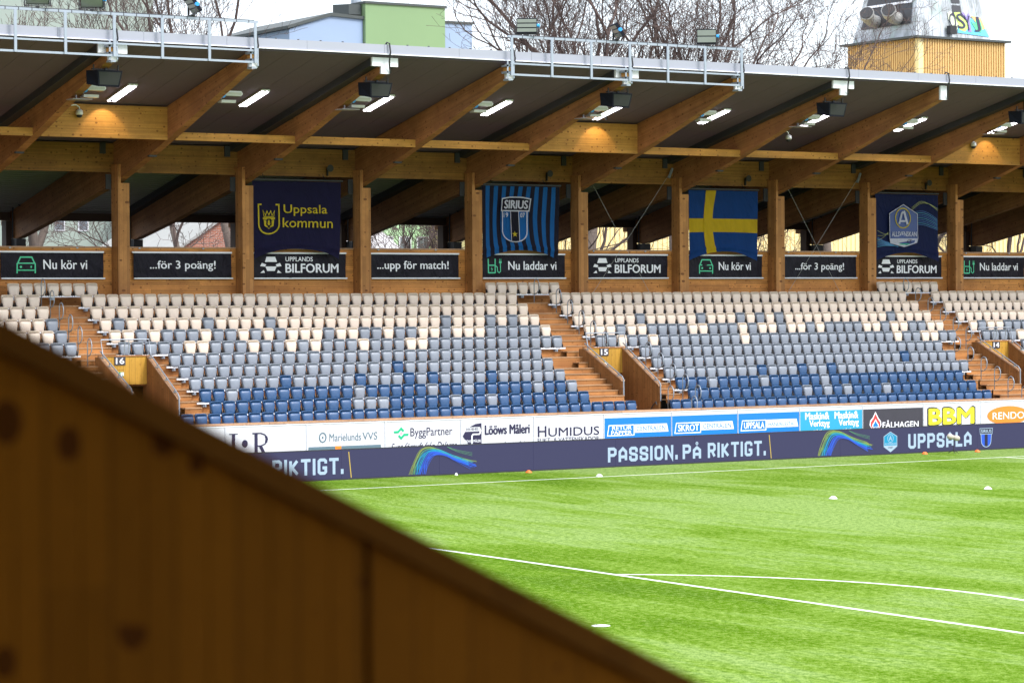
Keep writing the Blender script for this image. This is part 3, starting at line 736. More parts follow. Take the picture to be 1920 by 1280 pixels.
# ------------------------------------------------------------------ flags
YF = 16.80
def flagwarp(x0, x1, seed, bend=0):
    z0, z1 = 7.50, 10.45
    def w(x, y, z):
        s = (x - x0) / (x1 - x0); t = (z - z0) / (z1 - z0); lo = max(0, 1 - t)
        lift = (.40 * math.sin(PI * min(1, max(0, s))) ** .8) * lo ** 5
        dx = bend * (math.sin(PI * t) * -1 + .25 * lo) * math.sin(PI * min(1, max(0, s)))
        dx += .05 * math.sin(s * 9 + seed) * lo ** 3
        fold = .05 * math.sin(s * 14 + seed + 2 * lo) * lo ** 2 + .035 * noise.noise(Vector((s * 4, t * 3, seed))) + .04 * (1 - abs((t - .12) / .06) if abs(t - .12) < .06 else 0)
        return (x + dx - .10 * lo * (s - .0) * .8, y - fold - .05 * lo, z + lift)
    return w, z0, z1
def flag(label, x0, x1, seed, colfn, mats, bend=0, nx=66, nz=48, sx=None):
    T = thing('flag', label, 'flag', ((x0 + x1) / 2, YF, 7.5), 'large flags hung between the pillars')
    w, z0, z1 = flagwarp(x0, x1, seed, bend)
    S_ = sx or [i / nx for i in range(nx + 1)]; n = len(S_); b = MB(); vs_ = []
    T_ = [j / nz for j in range(nz + 1)]
    for s in S_:
        for t in T_: vs_.append(w(x0 + (x1 - x0) * s, YF, z0 + (z1 - z0) * t))
    b.v = vs_
    for i in range(n - 1):
        for j in range(nz):
            a = i * (nz + 1) + j; b.f.append((a, a + nz + 1, a + nz + 2, a + 1)); b.m.append(colfn((S_[i] + S_[i + 1]) / 2, (j + .5) / nz))
    b.build('flag_cloth', mats, T, smooth=True)
    b = MB(); b.box(x0 + .05, x1 + .12, YF + .06, YF + .12, z1 + .03, z1 + .09); b.build('hanging_bar', M['black'], T)
    b = MB(); b.tube([(x0 + .6, YF + .1, z1 + .06), (x0 + .6, YF + .35, z1 + .3)], .015, 5); b.tube([(x1 - .6, YF + .1, z1 + .06), (x1 - .6, YF + .35, z1 + .3)], .015, 5); b.build('hanging_cord', M['black'], T)['kind'] = 'stuff'
    return T, w
# municipal flag
T, w = flag('plain navy flag with yellow lion shield and the words Uppsala kommun', 13.63, 17.44, 1, lambda s, t: 0, [M['cnavy']])
y = YF - .07; GO = M['flogold']
sh = [(13.98, 9.56), (13.84, 9.56), (13.84, 8.80)] + [(14.28 - .44 * math.cos(a * PI / 12), 8.80 - .38 * math.sin(a * PI / 12)) for a in range(1, 12)] + [(14.72, 8.80), (14.72, 9.56), (14.58, 9.56)]
stroke(sh, .06, y, GO, 'shield_outline', T, False, w)
stroke([(14.03, 9.33), (14.07, 9.10), (14.49, 9.10), (14.53, 9.33), (14.42, 9.15), (14.36, 9.32), (14.28, 9.16), (14.20, 9.32), (14.14, 9.15)], .03, y, GO, 'crown_mark', T, True, w)
lion = MB()
lion.add([w(a, y, c) for a, c in ((14.02, 9.07), (14.54, 9.07), (14.54, 9.0), (14.40, 8.97), (14.34, 9.02), (14.22, 9.02), (14.16, 8.97), (14.02, 9.0))], [tuple(range(8))])
lion.add([w(a, y, c) for a, c in ((14.06, 8.98), (14.17, 8.93), (14.16, 8.78), (14.25, 8.71), (14.20, 8.68), (14.08, 8.74))], [tuple(range(6))])
lion.add([w(a, y, c) for a, c in ((14.50, 8.98), (14.39, 8.93), (14.40, 8.78), (14.31, 8.71), (14.36, 8.68), (14.48, 8.74))], [tuple(range(6))])
lion.add([w(a, y, c) for a, c in ((14.25, 8.97), (14.31, 8.97), (14.34, 8.80), (14.28, 8.76), (14.22, 8.80))], [tuple(range(5))])
lion.add([w(a, y, c) for a, c in ((14.20, 8.66), (14.36, 8.66), (14.28, 8.62))], [(0, 1, 2)])
lion.build('lion_face_mark', GO, T)
txt('Uppsala', 14.92, 16.80, 9.14, 9.57, y, GO, 'lettering', T, .012, 0, w)
txt('kommun', 14.87, 17.03, 8.68, 9.06, y, GO, 'lettering', T, .012, 0, w)
# striped flag
N_ = 19
T, w = flag('blue and black striped flag with the Sirius 1907 shield crest', 23.80, 27.52, 2, lambda s, t: 1 if int(s * N_) % 2 == 0 else 0, [M['cstripeblue'], M['cstripeblack']], .16, sx=[i / (N_ * 3) for i in range(N_ * 3 + 1)])
y = YF - .07; FW = M['fwhite']
body = [(24.80, 9.50), (24.80, 8.62)] + [(25.40 - .60 * math.cos(a * PI / 12), 8.62 - .52 * math.sin(a * PI / 12)) for a in range(1, 12)] + [(26.0, 8.62), (26.0, 9.50)]
poly(body, y, M['cstripeblue'], 'crest_field', T, w)
poly([(25.20, 9.45), (25.20, 8.14), (25.40, 8.11), (25.60, 8.14), (25.60, 9.45)], y - .02, M['cstripeblack'], 'crest_stripe', T, w)
stroke(body, .05, y - .035, FW, 'crest_outline', T, True, w)
stroke([(25.20, 9.45), (25.20, 8.14)], .03, y - .037, FW, 'crest_outline', T, False, w); stroke([(25.60, 9.45), (25.60, 8.14)], .03, y - .037, FW, 'crest_outline', T, False, w)
hd = [(24.74, 9.46), (24.74, 9.94), (25.1, 10.0), (25.4, 10.01), (25.75, 10.0), (26.12, 9.94), (26.08, 9.46)]
poly(hd, y - .045, M['cstripeblack'], 'crest_head', T, w); stroke(hd, .05, y - .055, FW, 'crest_outline', T, True, w)
txt('SIRIUS', 24.86, 25.99, 9.55, 9.88, y - .08, FW, 'lettering', T, .045, 0, w)
txt('19', 24.87, 25.08, 9.20, 9.38, y - .045, FW, 'lettering', T, .03, 0, w); txt('07', 25.69, 25.90, 9.20, 9.38, y - .045, FW, 'lettering', T, .03, 0, w)
st = [(25.40 + (.15 if i % 2 == 0 else .06) * math.sin(i * PI / 5), 8.48 + (.15 if i % 2 == 0 else .06) * math.cos(i * PI / 5)) for i in range(10)]
poly(st, y - .045, M['flogold'], 'star_mark', T, w)
# cross flag
cs = sorted(set([0, .1, .2, .245, .39] + [.39 + .61 * i / 30 for i in range(31)] + [.245 + .145 * i / 8 for i in range(9)] + [.245 * i / 10 for i in range(11)]))
T, w = flag('blue flag with a yellow cross, hanging between two pillars', 33.98, 37.62, 3, lambda s, t: 1 if (.245 < s < .39 or .40 < t < .60) else 0, [M['cflagblue'], M['cyellow']], .22, nz=50, sx=cs)
# league badge flag
T, w = flag('dark blue flag with a white pointed league badge and thin curved light lines', 44.08, 47.70, 4, lambda s, t: 0, [cloth('deep_blue_flag_cloth', (.007, .014, .075, 1), .3)])
y = YF - .07
def strands(T, L, y, warp=None, nm='light_strand'):
    for pts, wd, mt in L:
        P = []
        for i in range(len(pts) - 1):
            p0 = pts[max(i - 1, 0)]; p1 = pts[i]; p2 = pts[i + 1]; p3 = pts[min(i + 2, len(pts) - 1)]
            for q in range(8):
                t = q / 8; P.append(tuple(.5 * (2 * p1[c] + (p2[c] - p0[c]) * t + (2 * p0[c] - 5 * p1[c] + 4 * p2[c] - p3[c]) * t * t + (3 * p1[c] - p0[c] - 3 * p2[c] + p3[c]) * t ** 3) for c in (0, 1)))
        P.append(pts[-1]); b = MB(); stroke_quads(b, P, wd, y, False, warp); b.build(nm, mt, T); y -= .0012
sb = paint('strand_blue', (.01, .10, .35, 1)); sy = paint('strand_olive', (.30, .33, .10, 1)); sc = paint('strand_cyan', (.02, .22, .38, 1))
L = []
for i in range(9):
    o_ = i * .07; L.append(([(46.3, 9.70 - o_), (46.8, 9.72 - o_ * 1.1), (47.3, 9.55 - o_), (47.62, 9.35 - o_ * .8)], .02, (sb, sc, sb)[i % 3]))
for i in range(3): L.append(([(46.1, 9.75 + i * .06), (46.6, 10.05 + i * .05), (47.1, 10.05), (47.62, 9.85 - i * .05)], .013, sy))
for i in range(8): L.append(([(44.12, 8.55 - i * .06), (44.5, 8.35 - i * .03), (44.8, 8.25 - i * .02), (45.3, 7.98 + i * .01)], .02, (sb, sc)[i % 2]))
for i in range(3): L.append(([(44.12, 8.85 - i * .22), (44.4, 8.72 - i * .1), (44.72, 8.66 + i * .06)], .013, sy))
strands(T, L, y, w)
bd = [(44.76, 8.45), (44.78, 9.60), (45.58, 10.0), (46.40, 9.60), (46.40, 8.45), (46.34, 8.25), (45.58, 7.98), (44.80, 8.25)]
poly(bd, y - .04, paint('badge_blue', (.012, .045, .20, 1)), 'badge_field', T, w)
poly([(44.77, 8.47), (46.39, 8.47), (46.34, 8.25), (45.58, 7.98), (44.80, 8.25)], y - .05, FW, 'badge_base', T, w)
stroke(bd, .03, y - .06, FW, 'badge_outline', T, True, w)
stroke([(45.54 + .43 * math.cos(a * PI / 16), 9.40 + .44 * math.sin(a * PI / 16)) for a in range(32)], .05, y - .07, GO, 'badge_ring', T, True, w)
b = MB(); stroke_quads(b, [(45.30, 9.14), (45.46, 9.62), (45.54, 9.68)], .10, y - .09, False, w); stroke_quads(b, [(45.58, 9.72), (45.78, 9.13)], .12, y - .092, False, w); stroke_quads(b, [(45.36, 9.27), (45.66, 9.27)], .08, y - .094, False, w); b.build('badge_letter', FW, T)
txt('ALLSVENSKAN', 44.86, 46.30, 8.56, 8.79, y - .09, FW, 'lettering', T, .02, 0, w)
txt('UNIBET', 45.15, 46.02, 8.23, 8.39, y - .09, M['cstripeblack'], 'lettering', T, .03, 0, w)
b = MB(); stroke_quads(b, [(45.30, 8.15), (45.86, 8.15)], .05, y - .09, False, w); b.build('green_dots_mark', M['green'], T)
# ------------------------------------------------------------------ pitch side boards
def hoard(x0, x1, label, mat='board', strip=True):
    T = thing('advertising_board', label, 'advertising board', ((x0 + x1) / 2, 6.5, 0), 'advertising boards below the front row')
    b = MB(); b.box(x0 + .012, x1 - .012, 6.50, 6.53, .25, 1.74); b.build('board_sheet', M['board'], T)
    if mat != 'board': b = MB(); b.box(x0 + .02, x1 - .02, 6.495, 6.4995, .27, 1.60); b.build('print_sheet', M[mat], T)
    b = MB(); b.box(x0, x1, 6.48, 6.535, 1.742, 1.772); b.box(x0, x0 + .011, 6.47, 6.535, .25, 1.74); b.build('edge_strip', M['white'], T)
    for q in (x0 + .3, x1 - .3):
        b = MB(); b.box(q - .03, q + .03, 6.531, 6.6, 0, 1.7); b.build('support_post', M['galv'], T)
    return T
Y = 6.490; nv = M['navy']; PW = M['pwhite']
hoard(1.2, 4.24, 'plain white board at the low end hidden by the dark timber'); hoard(4.24, 7.27, 'plain white board next to the big serif letters')
T = hoard(7.27, 10.32, 'white board with big dark serif letters I and R and a round dot')
b = MB(); stroke_quads(b, [(7.58, .45), (7.58, 1.50)], .12, Y); stroke_quads(b, [(7.42, 1.50), (7.74, 1.50)], .035, Y - .001); stroke_quads(b, [(7.42, .47), (7.74, .47)], .035, Y - .001); b.build('serif_letter', nv, T)['kind'] = 'stuff'
poly([(8.0 + .11 * math.cos(a * PI / 8), 1.17 + .13 * math.sin(a * PI / 8)) for a in range(16)], Y, nv, 'dot_mark', T)
b = MB(); stroke_quads(b, [(8.42, .45), (8.42, 1.50)], .12, Y); stroke_quads(b, [(8.28, 1.50), (8.60, 1.50), (8.76, 1.44), (8.82, 1.30), (8.76, 1.14), (8.6, 1.08), (8.44, 1.08)], .045, Y - .001)
stroke_quads(b, [(8.79, 1.40), (8.82, 1.30), (8.79, 1.18)], .09, Y - .0015)
stroke_quads(b, [(8.58, 1.08), (8.90, .47)], .11, Y - .002); stroke_quads(b, [(8.28, .47), (8.56, .47)], .035, Y - .001); stroke_quads(b, [(8.82, .47), (9.06, .47)], .035, Y - .003); b.build('serif_letter', nv, T)['kind'] = 'stuff'
T = hoard(10.32, 13.39, 'white board reading MarielundsVVS with a dark ring logo')
stroke([(10.95 + .125 * math.cos(a * PI / 10), 1.28 + .155 * math.sin(a * PI / 10)) for a in range(20)], .045, Y, M['pgrey'], 'ring_logo', T, True)
poly([(10.95 + .035 * math.cos(a * PI / 4), 1.28 + .04 * math.sin(a * PI / 4)) for a in range(8)], Y, M['pgrey'], 'ring_logo', T)
txt('Marielunds', 11.21, 12.44, 1.14, 1.40, Y, M['pgrey'], 'lettering', T, .0); txt('VVS', 12.50, 13.08, 1.15, 1.41, Y, M['pgrey'], 'lettering', T, 0)
b = MB(); b.box(10.40, 13.22, Y, Y + .004, .70, .97); b.build('slate_bar', M['pgrey'], T); b = MB(); b.box(11.43, 11.66, Y - .004, Y - .001, .70, .975); b.build('orange_bar', M['orange'], T)
T = hoard(13.39, 16.43, 'white board reading ByggPartner with a green zigzag logo')
cx, cz = 14.03, 1.325
for s in (1, -1): stroke([(cx - s * .29, cz + s * .05), (cx - s * .12, cz + s * .05), (cx, cz + s * .17), (cx + s * .10, cz + s * .07)], .075, Y, M['green'], 'zigzag_logo', T)
stroke([(cx, cz + .045), (cx + .04, cz), (cx, cz - .045), (cx - .04, cz)], .02, Y, M['pink'], 'diamond_mark', T, True)
txt('ByggPartner', 14.40, 16.10, 1.12, 1.50, Y, nv, 'lettering', T, -.004); txt('Sunt förnuft från Dalarna', 13.60, 16.28, .74, .99, Y, nv, 'lettering', T, -.008, .45)
T = hoard(16.43, 19.50, 'white board reading Lööws Måleri with a dark paint roller logo')
poly([(16.52, 1.14), (16.62, 1.30), (17.30, 1.30), (17.30, .70), (16.9, .70)], Y, nv, 'roller_logo', T); poly([(16.80, 1.46), (17.05, 1.56), (17.30, 1.59), (17.30, 1.32), (17.24, 1.46)], Y, nv, 'roller_logo', T)
b = MB(); stroke_quads(b, [(17.18, 1.42), (17.24, 1.36), (17.24, 1.24), (17.20, 1.20), (16.95, 1.20), (16.90, 1.14), (16.90, .72)], .05, Y - .003); b.build('roller_handle_mark', PW, T)
txt('018-100 835', 16.66, 17.16, 1.34, 1.43, Y - .002, nv, 'lettering', T, .0)
txt('LÖÖWS', 16.58, 16.86, .92, 1.02, Y - .005, PW, 'lettering', T, .02); txt('MÅLERI', 16.96, 17.27, .92, 1.04, Y - .005, PW, 'lettering', T, .02)
txt('Lööws Måleri', 17.45, 19.31, 1.17, 1.50, Y, nv, 'lettering', T, .045); txt('loowsmaleri.se', 18.28, 19.31, .78, .91, Y, nv, 'lettering', T, .03)
T = hoard(19.50, 22.53, 'white board reading Humidus Fukt- & Vattenskador in dark capitals')
txt('H', 19.67, 20.03, 1.02, 1.40, Y, nv, 'lettering', T, .01); txt('UMIDUS', 20.12, 22.32, 1.02, 1.33, Y, nv, 'lettering', T, .01); txt('FUKT- & VATTENSKADOR', 19.66, 22.32, .80, .97, Y, nv, 'lettering', T, 0)
def steel(x0, x1, a, b_, lab, two=None):
    T = hoard(x0, x1, lab, 'pblue'); m = PW; xa, xm, xb = x0 + .10, x0 + 1.33, x0 + 2.88
    stroke([(xa + .05, .96), (xa + .12, 1.33), (xm, 1.33), (xm, .96)], .035, Y, m, 'logo_frame', T, True)
    poly([(xm + .03, 1.04), (xb, 1.04), (xb - .07, 1.34), (xm + .03, 1.34)], Y, m, 'logo_plate', T)
    txt(b_, xm + .12, xb - .14, 1.10, 1.27, Y - .003, M['pblue'], 'lettering', T, .01)
    if two: txt(a, xa + .26, xm - .10, 1.16, 1.30, Y, m, 'lettering', T, .03); txt(two, xa + .22, xm - .10, .99, 1.13, Y, m, 'lettering', T, .03)
    else: txt(a, xa + .20, xm - .08, 1.03, 1.27, Y, m, 'lettering', T, .03)
steel(22.53, 25.55, 'RETUR', 'CENTRALEN', 'blue board reading Returpappercentralen in white on two lines', 'PAPPER')
steel(25.55, 28.61, 'SKROT', 'CENTRALEN', 'blue board reading Skrotcentralen in a white frame')
steel(28.61, 31.56, 'UPPSALA', 'HANDELSSTÅL', 'blue board reading Uppsala Handelsstål')
T = hoard(31.56, 34.66, 'turquoise board reading Maskin & Verktyg twice', 'cyan')
for a in (31.84, 33.28):
    txt('Maskin&', a, a + 1.16, 1.28, 1.55, Y, PW, 'lettering', T, .04); txt('Verktyg', a + .2, a + 1.18, .94, 1.25, Y, PW, 'lettering', T, .04); txt('...och så', a + .25, a + .8, .81, .91, Y, PW, 'lettering', T, .02, .3)
T = hoard(34.66, 37.75, 'charcoal board reading Fålhagen with a red and white flame', 'charc')
fl = lambda s, h: [(35.31 + s * p, .86 + h * q) for p, q in ((0, 1), (.5, .62), (.9, .42), (1, .2), (.7, 0), (-.7, 0), (-1, .2), (-.9, .45), (-.45, .66))]
poly(fl(.30, .64), Y, PW, 'flame_logo', T); poly(fl(.25, .56), Y - .003, M['red'], 'flame_logo', T); poly(fl(.17, .36), Y - .006, PW, 'flame_logo', T); poly(fl(.13, .29), Y - .009, M['pblue'], 'flame_logo', T)
txt('VVS', 35.18, 35.45, .86, .93, Y - .012, PW, 'lettering', T, .02); txt('FÅLHAGEN', 35.67, 37.50, .85, 1.15, Y, PW, 'lettering', T, .03)
T = hoard(37.75, 40.74, 'white board with huge yellow letters BBM outlined in black')
txt('BBM', 38.02, 40.42, .88, 1.56, Y, M['black'], 'lettering', T, .085); txt('BBM', 38.06, 40.38, .92, 1.52, Y - .004, M['yel'], 'lettering', T, .06)
T = hoard(40.74, 43.8, 'white board with Rendo lettering in an orange oval')
poly([(42.23 + 1.12 * math.cos(a * PI / 20), 1.17 + .37 * math.sin(a * PI / 20)) for a in range(40)], Y, M['orange'], 'oval_logo', T); txt('RENDO', 41.40, 43.10, 1.02, 1.30, Y - .003, PW, 'lettering', T, .0)
hoard(43.8, 46.9, 'plain white board beyond the orange oval')
# ------------------------------------------------------------------ LED perimeter board
T = thing('led_board', 'long low dark blue LED perimeter board with league slogans along the touchline', 'led board', (20, 4, 0))
sx = [0.3, 5.5, 10.28, 14.06, 17.85, 21.3, 24.75, 28.16, 31.48, 34.9, 38.3, 41.7, 45.1]
for a, c in zip(sx, sx[1:]):
    b = MB(); b.box(a + .006, c - .006, 4.0, 4.10, .04, .985); b.build('screen_panel', M['led'], T)
b = MB(); b.box(.3, 45.1, 4.0, 4.16, 0, .036); b.box(.3, 45.1, 4.005, 4.13, .99, 1.015); b.build('frame_rail', M['black'], T)
FONT = {'P': ([[(0, 0), (0, 1), (.38, 1), (.5, .88), (.5, .58), (.38, .46), (0, .46)]], .5), 'A': ([[(0, 0), (0, .72), (.25, 1), (.5, .72), (.5, 0)], [(0, .30), (.5, .30)]], .5),
 'S': ([[(.5, .78), (.5, .9), (.4, 1), (.1, 1), (0, .9), (0, .62), (.1, .53), (.4, .47), (.5, .38), (.5, .1), (.4, 0), (.1, 0), (0, .1), (0, .22)]], .5), 'I': ([[(0, 0), (0, 1)]], 0),
 'O': ([[(0, .12), (0, .88), (.12, 1), (.38, 1), (.5, .88), (.5, .12), (.38, 0), (.12, 0), (0, .12)]], .5), 'N': ([[(0, 0), (0, 1), (.02, 1), (.5, 0), (.5, 1)]], .5),
 'R': ([[(0, 0), (0, 1), (.38, 1), (.5, .88), (.5, .58), (.38, .46), (0, .46)], [(.26, .46), (.5, 0)]], .5), 'K': ([[(0, 0), (0, 1)], [(.48, 1), (.1, .5), (.5, 0)]], .5),
 'T': ([[(0, 1), (.5, 1)], [(.25, 1), (.25, 0)]], .5), 'G': ([[(.5, .84), (.5, .90), (.40, 1), (.10, 1), (0, .90), (0, .10), (.10, 0), (.40, 0), (.5, .10), (.5, .40), (.36, .40)]], .5),
 '.': ([[(0, 0), (0, .14)]], 0), 'U': ([[(0, 1), (0, .12), (.12, 0), (.38, 0), (.5, .12), (.5, 1)]], .5), 'L': ([[(0, 1), (0, 0), (.42, 0)]], .42)}
def block(body, x0, x1, z0, z1, y, mat, T):
    t = .2; gap = .16; tot = 0
    for ch in body: tot += (.25 if ch == ' ' else FONT.get(ch if ch != 'Å' else 'A')[1] + t + gap)
    tot -= gap; k = (x1 - x0) / tot; x = 0; h = z1 - z0
    for ch in body:
        if ch == ' ': x += .25; continue
        ring = ch == 'Å'; pl, wd = FONT['A' if ring else ch]; b = MB(); yy = y
        for P in pl:
            Q = [(x0 + (x + t / 2 + px) * k, z0 + t * k / 2 + pz * (h - t * k) * (.82 if ring else 1)) for px, pz in P]
            if P[0] == P[-1]: stroke_quads(b, Q[:-1], t * k, yy, True)
            else:
                # extend ends
                for e_, i0, i1 in ((0, 0, 1), (-1, -1, -2)):
                    d = (Vector(Q[i0]) - Vector(Q[i1])).normalized() * (t * k / 2)
                    if ch not in 'AKR' or P[0][1] in (0,) and e_ == 0: Q[i0] = (Q[i0][0] + d.x, Q[i0][1] + d.y)
                stroke_quads(b, Q, t * k, yy)
            yy -= .0008
        if ring:
            cx_ = x0 + (x + t / 2 + .25) * k; cz_ = z1 + .02
            stroke_quads(b, [(cx_ + .045 * math.cos(a * PI / 4), cz_ + .045 * math.sin(a * PI / 4)) for a in range(8)], .035, yy, True)
        b.build('screen_letter', mat, T); x += wd + t + gap
YL = 3.992
for base in (0,):
    block('PASSION.', 2.95, 6.10, .20, .72, YL, M['ledtext'], T)
    block('PÅ', 6.55, 7.35, .20, .72, YL, M['ledtext'], T)
    block('RIKTIGT.', 7.72, 10.36, .20, .74, YL, M['ledtext'], T)
    block('PASSION.', 20.97, 24.00, .18, .70, YL, M['ledtext'], T)
    block('PÅ', 24.22, 25.04, .18, .70, YL, M['ledtext'], T)
    block('RIKTIGT.', 25.34, 27.98, .18, .72, YL, M['ledtext'], T)
for a in (10.60, 28.18): stroke([(a - .04, .92), (a + .05, .06)], .035, YL, M['ledyel'], 'screen_bar', T)
rs = random.Random(8)
for a in (12.84, 30.38):
    L = []
    for i in range(26):
        o_ = i / 25; jit = rs.uniform(-.06, .06)
        mt = M['ledlime'] if i < 5 else (M['ledgreen'] if i < 8 else (M['ledcyan'] if i < 15 else M['ledblue']))
        L.append(([(a + .05 + o_ * .62 + jit, .07), (a + .16 + o_ * .62, .42 + jit), (a + .48 + .55 * o_, .93 - .22 * o_ - abs(jit)), (a + 1.0 + .45 * o_, .955 - .30 * o_ + jit * .3), (a + 1.7 + .2 * o_, .66 - .2 * o_ + jit), (a + 2.35 + .35 * rs.random(), .46 - .26 * o_ + jit)], rs.choice((.010, .016, .022)), mt))
    for i in range(3): L.append(([(a + 1.5, .96), (a + 1.9, .78 + i * .03), (a + 2.5, .62 + i * .05)], .009, M['ledgreen']))
    strands(T, L, YL, None, 'screen_strand')
bd = [(33.60, .35), (33.60, .68), (33.92, .85), (34.24, .68), (34.24, .30), (33.92, .10), (33.60, .30)]
poly(bd, YL, M['ledcyan'], 'badge_field', T); stroke(bd, .025, YL - .003, M['ledtext'], 'badge_outline', T, True)
poly([(33.62, .34), (34.22, .34), (34.22, .28), (33.92, .11), (33.62, .28)], YL - .003, M['ledtext'], 'badge_base', T)
stroke([(33.92 + .14 * math.cos(a * PI / 10), .61 + .15 * math.sin(a * PI / 10)) for a in range(20)], .02, YL - .005, M['ledtext'], 'badge_ring', T, True); txt('A', 33.85, 33.99, .53, .70, YL - .006, M['ledtext'], 'lettering', T, .03)
txt('ALLSVENSKAN', 33.64, 34.20, .37, .44, YL - .006, M['ledtext'], 'lettering', T, .02); txt('UNIBET', 33.79, 34.05, .23, .29, YL - .007, M['ledblack'], 'lettering', T, .02)
block('UPPSALA', 34.80, 38.00, .18, .74, YL, M['ledtext'], T)
cb = [(38.48, .62), (38.50, .35)] + [(38.75 - .25 * math.cos(a * PI / 8), .34 - .22 * math.sin(a * PI / 8)) for a in range(1, 8)] + [(39.0, .35), (39.02, .62)]
poly(cb, YL, M['ledblue'], 'crest_field', T); poly([(38.67, .62), (38.67, .15), (38.75, .12), (38.83, .15), (38.83, .62)], YL - .003, M['ledblack'], 'crest_stripe', T); stroke(cb, .025, YL - .005, M['ledtext'], 'crest_outline', T, True)
hh = [(38.44, .62), (38.42, .84), (39.08, .84), (39.06, .62)]; poly(hh, YL - .006, M['ledblack'], 'crest_head', T); stroke(hh, .02, YL - .007, M['ledtext'], 'crest_outline', T, True); txt('SIRIUS', 38.48, 39.02, .67, .79, YL - .008, M['ledtext'], 'lettering', T, .03)
# ------------------------------------------------------------------ small things on the pitch edge
def cone(x, y, m, label, r=.12):
    b = MB(); b.tube([(x, y, .006), (x, y, .016), (x, y, .05), (x, y, .085), (x, y, .09)], [r, r * .98, r * .72, r * .38, r * .2], 14)
    tag(b.build('marker_cone', m, smooth=True), label, 'marker cone')
oc = plain('orange_plastic', (.85, .16, .02, 1), .5); wc = plain('white_plastic', (.78, .80, .74, 1), .5)
cone(17.2, 3.3, oc, 'orange disc cone by the LED board below the plain dark stretch'); cone(35.06, 3.35, oc, 'orange disc cone by the LED board under the badge and UPPSALA'); cone(37.57, 3.2, oc, 'orange disc cone by the LED board near the shield crest')
cone(17.97, .16, wc, 'white disc cone on the touchline'); cone(17.65, -12.43, wc, 'white disc cone alone on open turf, nearer the penalty arc', .13); cone(23.95, -12.19, wc, 'white disc cone alone on open turf farther toward the halfway line', .13)
cone(14.48, 3.6, wc, 'tiny white marker at the foot of the LED board', .06)
T = thing('microphone', 'fluffy windshield microphone on a short tripod before the LED board', 'microphone', (36.2, 3.0, 0))
fz = plain('windshield_fur', (.42, .38, .33, 1), .95, 0, .3, 30)
b = MB(); b.tube([(36.2, 3.0, .05), (36.2, 3.0, .52)], .014, 6); b.build('stand_pole', M['black'], T)
b = MB()
for a in (0, 2.1, 4.2): b.tube([(36.2, 3.0, .14), (36.2 + .22 * math.cos(a), 3 + .22 * math.sin(a), .015)], .012, 5)
b.build('tripod_leg', M['black'], T)
for dx, dz in ((-.17, .64), (.13, .58)):
    b = MB(); b.tube([(36.2 + dx - .15, 3.0, dz + .03), (36.2 + dx - .10, 3.0, dz + .02), (36.2 + dx, 3.0, dz), (36.2 + dx + .10, 3, dz - .02), (36.2 + dx + .16, 3, dz - .03)], [.03, .09, .11, .095, .03], 10); b.build('windshield', fz, T, smooth=True)
# ------------------------------------------------------------------ fixtures under the roof
PIL = ['hidden', 'first', 'second', 'third', 'fourth', 'fifth', 'sixth', 'seventh', 'eighth', 'ninth', 'tenth', 'eleventh']
th = math.atan(SL)
def tubelight(i):
    x = 5.85 + 5.07 * i; y0, y1 = 10.42, 12.25
    T = thing('tube_light', 'lit double tube light on the dark ceiling, %s counted from the exit sixteen end' % ordn(i + 1), 'ceiling light', (x, 11.3, roofz(11.3) - .1), 'lit tube lights on the ceiling')
    b = MB(); f = lambda y, d: (y, roofz(y) - d)
    b.prism_x([f(y0, .08), f(y1, .08), f(y1, .02), f(y0, .02)], x - .17, x + .17); b.build('housing', M['white'], T)
    for s in (-1, 1):
        b = MB(); b.prism_x([f(y0 + .05, .11), f(y1 - .05, .11), f(y1 - .05, .085), f(y0 + .05, .085)], x + s * .085 - .05, x + s * .085 + .05); b.build('tube', M['tube'], T)
for i in range(10): tubelight(i)
def flood(i):
    x = 3.55 + 5.085 * i; y, z = 9.3, 12.95
    T = thing('floodlight', 'grey floodlight with two lamp heads hung below roof beam, %s from the exit sixteen end' % ordn(i + 1), 'floodlight', (x, y, z), 'floodlights hung below the rafters')
    b = MB(); b.box(x - .22, x - .16, y - .12, y + .12, z - .05, z + .16); b.box(x - .22, x + .45, y - .05, y + .05, z + .13, z + .17); b.box(x - .22, x - .17, y - .04, y + .04, z + .1, z + .34); b.build('bracket', M['galv'], T)
    b = MB(); b.prism_y([(x + .02, z + .02), (x + .68, z + .02), (x + .72, z + .08), (x + .66, z + .17), (x + .02, z + .17)], y - .2, y + .12); b.build('lamp_head', M['white'], T)
    b = MB(); b.box(x + .05, x + .66, y - .215, y - .202, z + .03, z + .12); b.box(x + .04, x + .66, y - .19, y + .1, z - .005, z + .018); b.build('lamp_glass', M['glass'], T)
    b = MB(); b.prism_y([(x - .08, z - .24), (x + .46, z - .24), (x + .48, z - .14), (x - .06, z - .14)], y - .15, y + .15); b.build('lamp_head', M['glass'], T)
    b = MB(); b.tube([(x - .08, y - .30, z + .01), (x - .08, y - .1, z + .01)], .10, 10); b.build('blue_knob', M['lblue'], T)
    b = MB(); b.prism_y([(x - .12, z + .12), (x + .1, z + .12), (x - .02, z - .12)], y - .03, y + .03); b.build('side_plate', M['galv'], T)
    if i % 2 == 0:
        b = MB(); b.box(x - .55, x + .15, y - .35, y + .2, z - .33, z - .30); b.box(x - .3, x - .26, y - .03, y + .03, z - .3, z + .05); b.build('flat_wing', M['corr'], T)
for i in range(10): flood(i)
